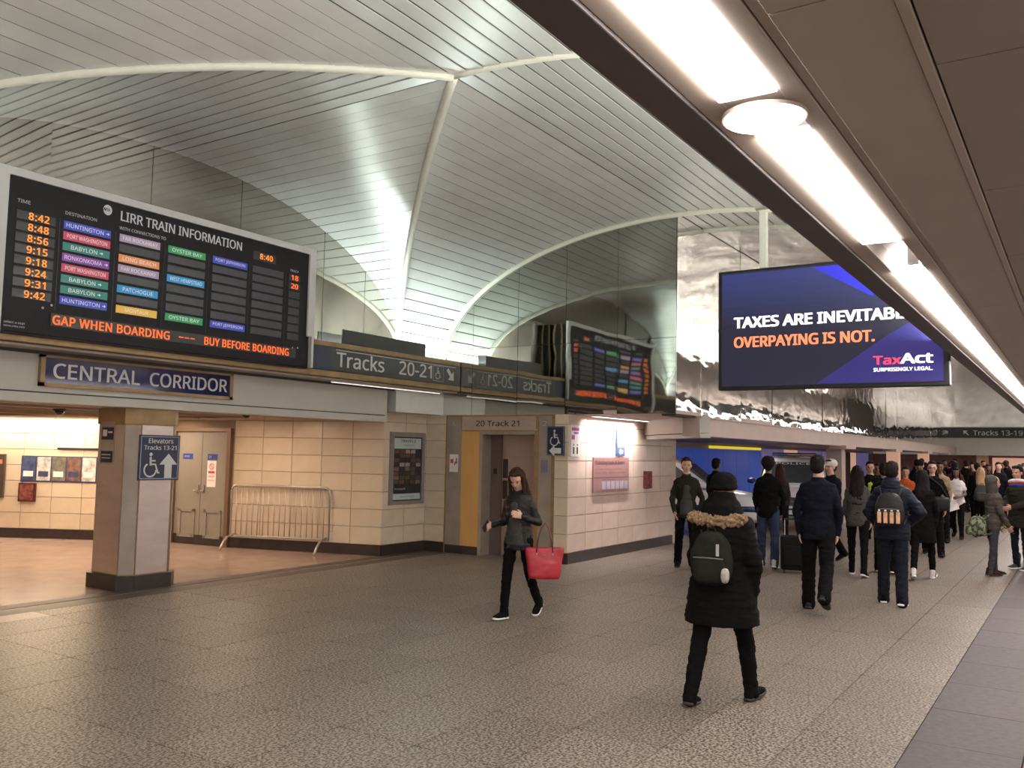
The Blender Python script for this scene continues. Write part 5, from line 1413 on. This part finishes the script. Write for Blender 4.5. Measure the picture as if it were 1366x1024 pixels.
def car(x, y, deg, label, front_text='POLICE'):
    t = thing('police_car', label, 'car', (x, y, 0), R(deg))        # nose towards +x
    L_, W_ = 4.6, 1.86
    # body: cross sections along x   (x, z-bottom, z-top, half width)
    secs = [(-2.30, .42, .92, .78), (-2.22, .32, 1.05, .88), (-1.6, .27, 1.08, .93), (-.4, .27, 1.06, .93), (.8, .27, 1.05, .93), (1.5, .27, 1.00, .92), (2.0, .28, .93, .88), (2.24, .32, .84, .80), (2.32, .42, .72, .70)]
    bm = bmesh.new()
    loft(bm, [((a, 0, (b+c)/2), (0, w, 0), (0, 0, (c-b)/2)) for a, b, c, w in secs], 32, 4.5); obj('body', bm, carw, t, smooth=True)
    bm = bmesh.new(); loft(bm, [((a, 0, .62), (0, w+.006, 0), (0, 0, .10)) for a, b, c, w in secs[1:-1]], 32, 6); obj('blue_stripe', bm, carb, t, smooth=True)
    gh = [(-2.15, 1.04, 1.20, .80), (-1.95, 1.02, 1.66, .74), (-1.6, 1.0, 1.74, .70), (-.6, 1.0, 1.76, .70), (.2, 1.0, 1.72, .70), (.55, 1.0, 1.62, .72), (1.25, 1.0, 1.08, .80)]
    bm = bmesh.new(); loft(bm, [((a, 0, (b+c)/2), (0, w, 0), (0, 0, (c-b)/2)) for a, b, c, w in gh], 32, 4.0); obj('cabin', bm, carw, t, smooth=True)
    # windscreen and side windows proud of the cabin
    def pane(nm, pts, mt_=glassm, par=t):
        bm = bmesh.new(); q = [Vector(p) for p in pts]; n = (q[1]-q[0]).cross(q[2]-q[0]).normalized()
        a = [bm.verts.new(p+n*.004) for p in q]; b = [bm.verts.new(p-n*.02) for p in q]; m_ = len(q)
        bm.faces.new(a); bm.faces.new(b[::-1])
        for i in range(m_): bm.faces.new((a[i], b[i], b[(i+1) % m_], a[(i+1) % m_]))
        return obj(nm, bm, mt_, par)
    ws_ = pane('windscreen', [(1.22, -.70, 1.12), (1.22, .70, 1.12), (.60, .60, 1.62), (.60, -.60, 1.62)])
    fw_ = Frame((.60+.035, 0, 1.60), (0, 1, 0), (-.62, 0, .5))
    letter(Frame((.70, 0, 1.56), (0, 1, 0), (-.62, 0, .5)), front_text, -.42, .42, -.035, .045, .03, offw, ws_, .02)
    for s in (1, -1):
        pane('side_window', [(1.0, s*.80, 1.12), (.35, s*.75, 1.60), (-.35, s*.725, 1.65), (-.35, s*.80, 1.12)][::s])
        pane('side_window', [(-.42, s*.80, 1.12), (-.42, s*.725, 1.65), (-1.25, s*.725, 1.65), (-1.35, s*.80, 1.12)][::s])
        pane('side_window', [(-1.42, s*.80, 1.12), (-1.32, s*.725, 1.65), (-1.75, s*.73, 1.60), (-2.0, s*.79, 1.14)][::s])
        letter(Frame((.9, s*.944, .8), (-s, 0, 0)), front_text, .05 if s > 0 else -1.4, 1.4 if s > 0 else -.05, 0, .16, .01, carb, t, .02)
        bm = bmesh.new(); superell(bm, Matrix.Translation((.85, s*1.02, 1.13)), (.07, .10, .07), 3, 14, 8); obj('wing_mirror', bm, carb, t, smooth=True)
        bm = bmesh.new(); superell(bm, Matrix.Translation((2.16, s*.64, .78)), (.12, .17, .075), 3, 16, 8); obj('headlight', bm, headl, t, smooth=True)
        bm = bmesh.new(); superell(bm, Matrix.Translation((-2.24, s*.72, .85)), (.06, .10, .14), 3, 16, 8); obj('tail_light', bm, amb, t, smooth=True)
        for xx in (1.42, -1.38):
            bm = bmesh.new(); loft(bm, [((xx, s*.70, .34), (.33, 0, 0), (0, 0, .33)), ((xx, s*.72, .34), (.34, 0, 0), (0, 0, .34)), ((xx, s*.93, .34), (.34, 0, 0), (0, 0, .34)), ((xx, s*.95, .34), (.31, 0, 0), (0, 0, .31))], 28)
            wh = obj('wheel', bm, tyre, t, smooth=True)
            bm = bmesh.new(); loft(bm, [((xx, s*.94, .34), (.21, 0, 0), (0, 0, .21)), ((xx, s*.96, .34), (.19, 0, 0), (0, 0, .19))], 20); obj('hub', bm, chrome, wh)
    bm = bmesh.new(); box(bm, 2.24, 2.36, -.72, .72, .36, .54, bev=.03); obj('bumper', bm, carb, t)
    g_ = obj('grille', bx(2.26, 2.335, -.42, .42, .60, .80, bev=.01), black, t)
    for k in range(4): obj('slat', bx(2.33, 2.345, -.40, .40, .62+k*.045, .635+k*.045), chrome, g_)
    obj('number_plate', bx(2.36, 2.37, -.16, .16, .40, .50), offw, t)
    bm = bmesh.new(); box(bm, -.15, .12, -.55, .55, 1.76, 1.86, bev=.03); lb = obj('light_bar', bm, M('bar_dark', (.02, .02, .03), .1), t)
    for s in (1, -1): obj('beacon', bx(-.10, .13, s*.34-.17, s*.34+.17, 1.775, 1.845, bev=.01), amb if s > 0 else carb, lb)
    return t


car(23.3, 6.35, 193, 'police car facing camera with POLICE on its windscreen behind the crowd')
car(18.9, 8.2, 282, 'police car seen from its side behind the man by the plaque wall')
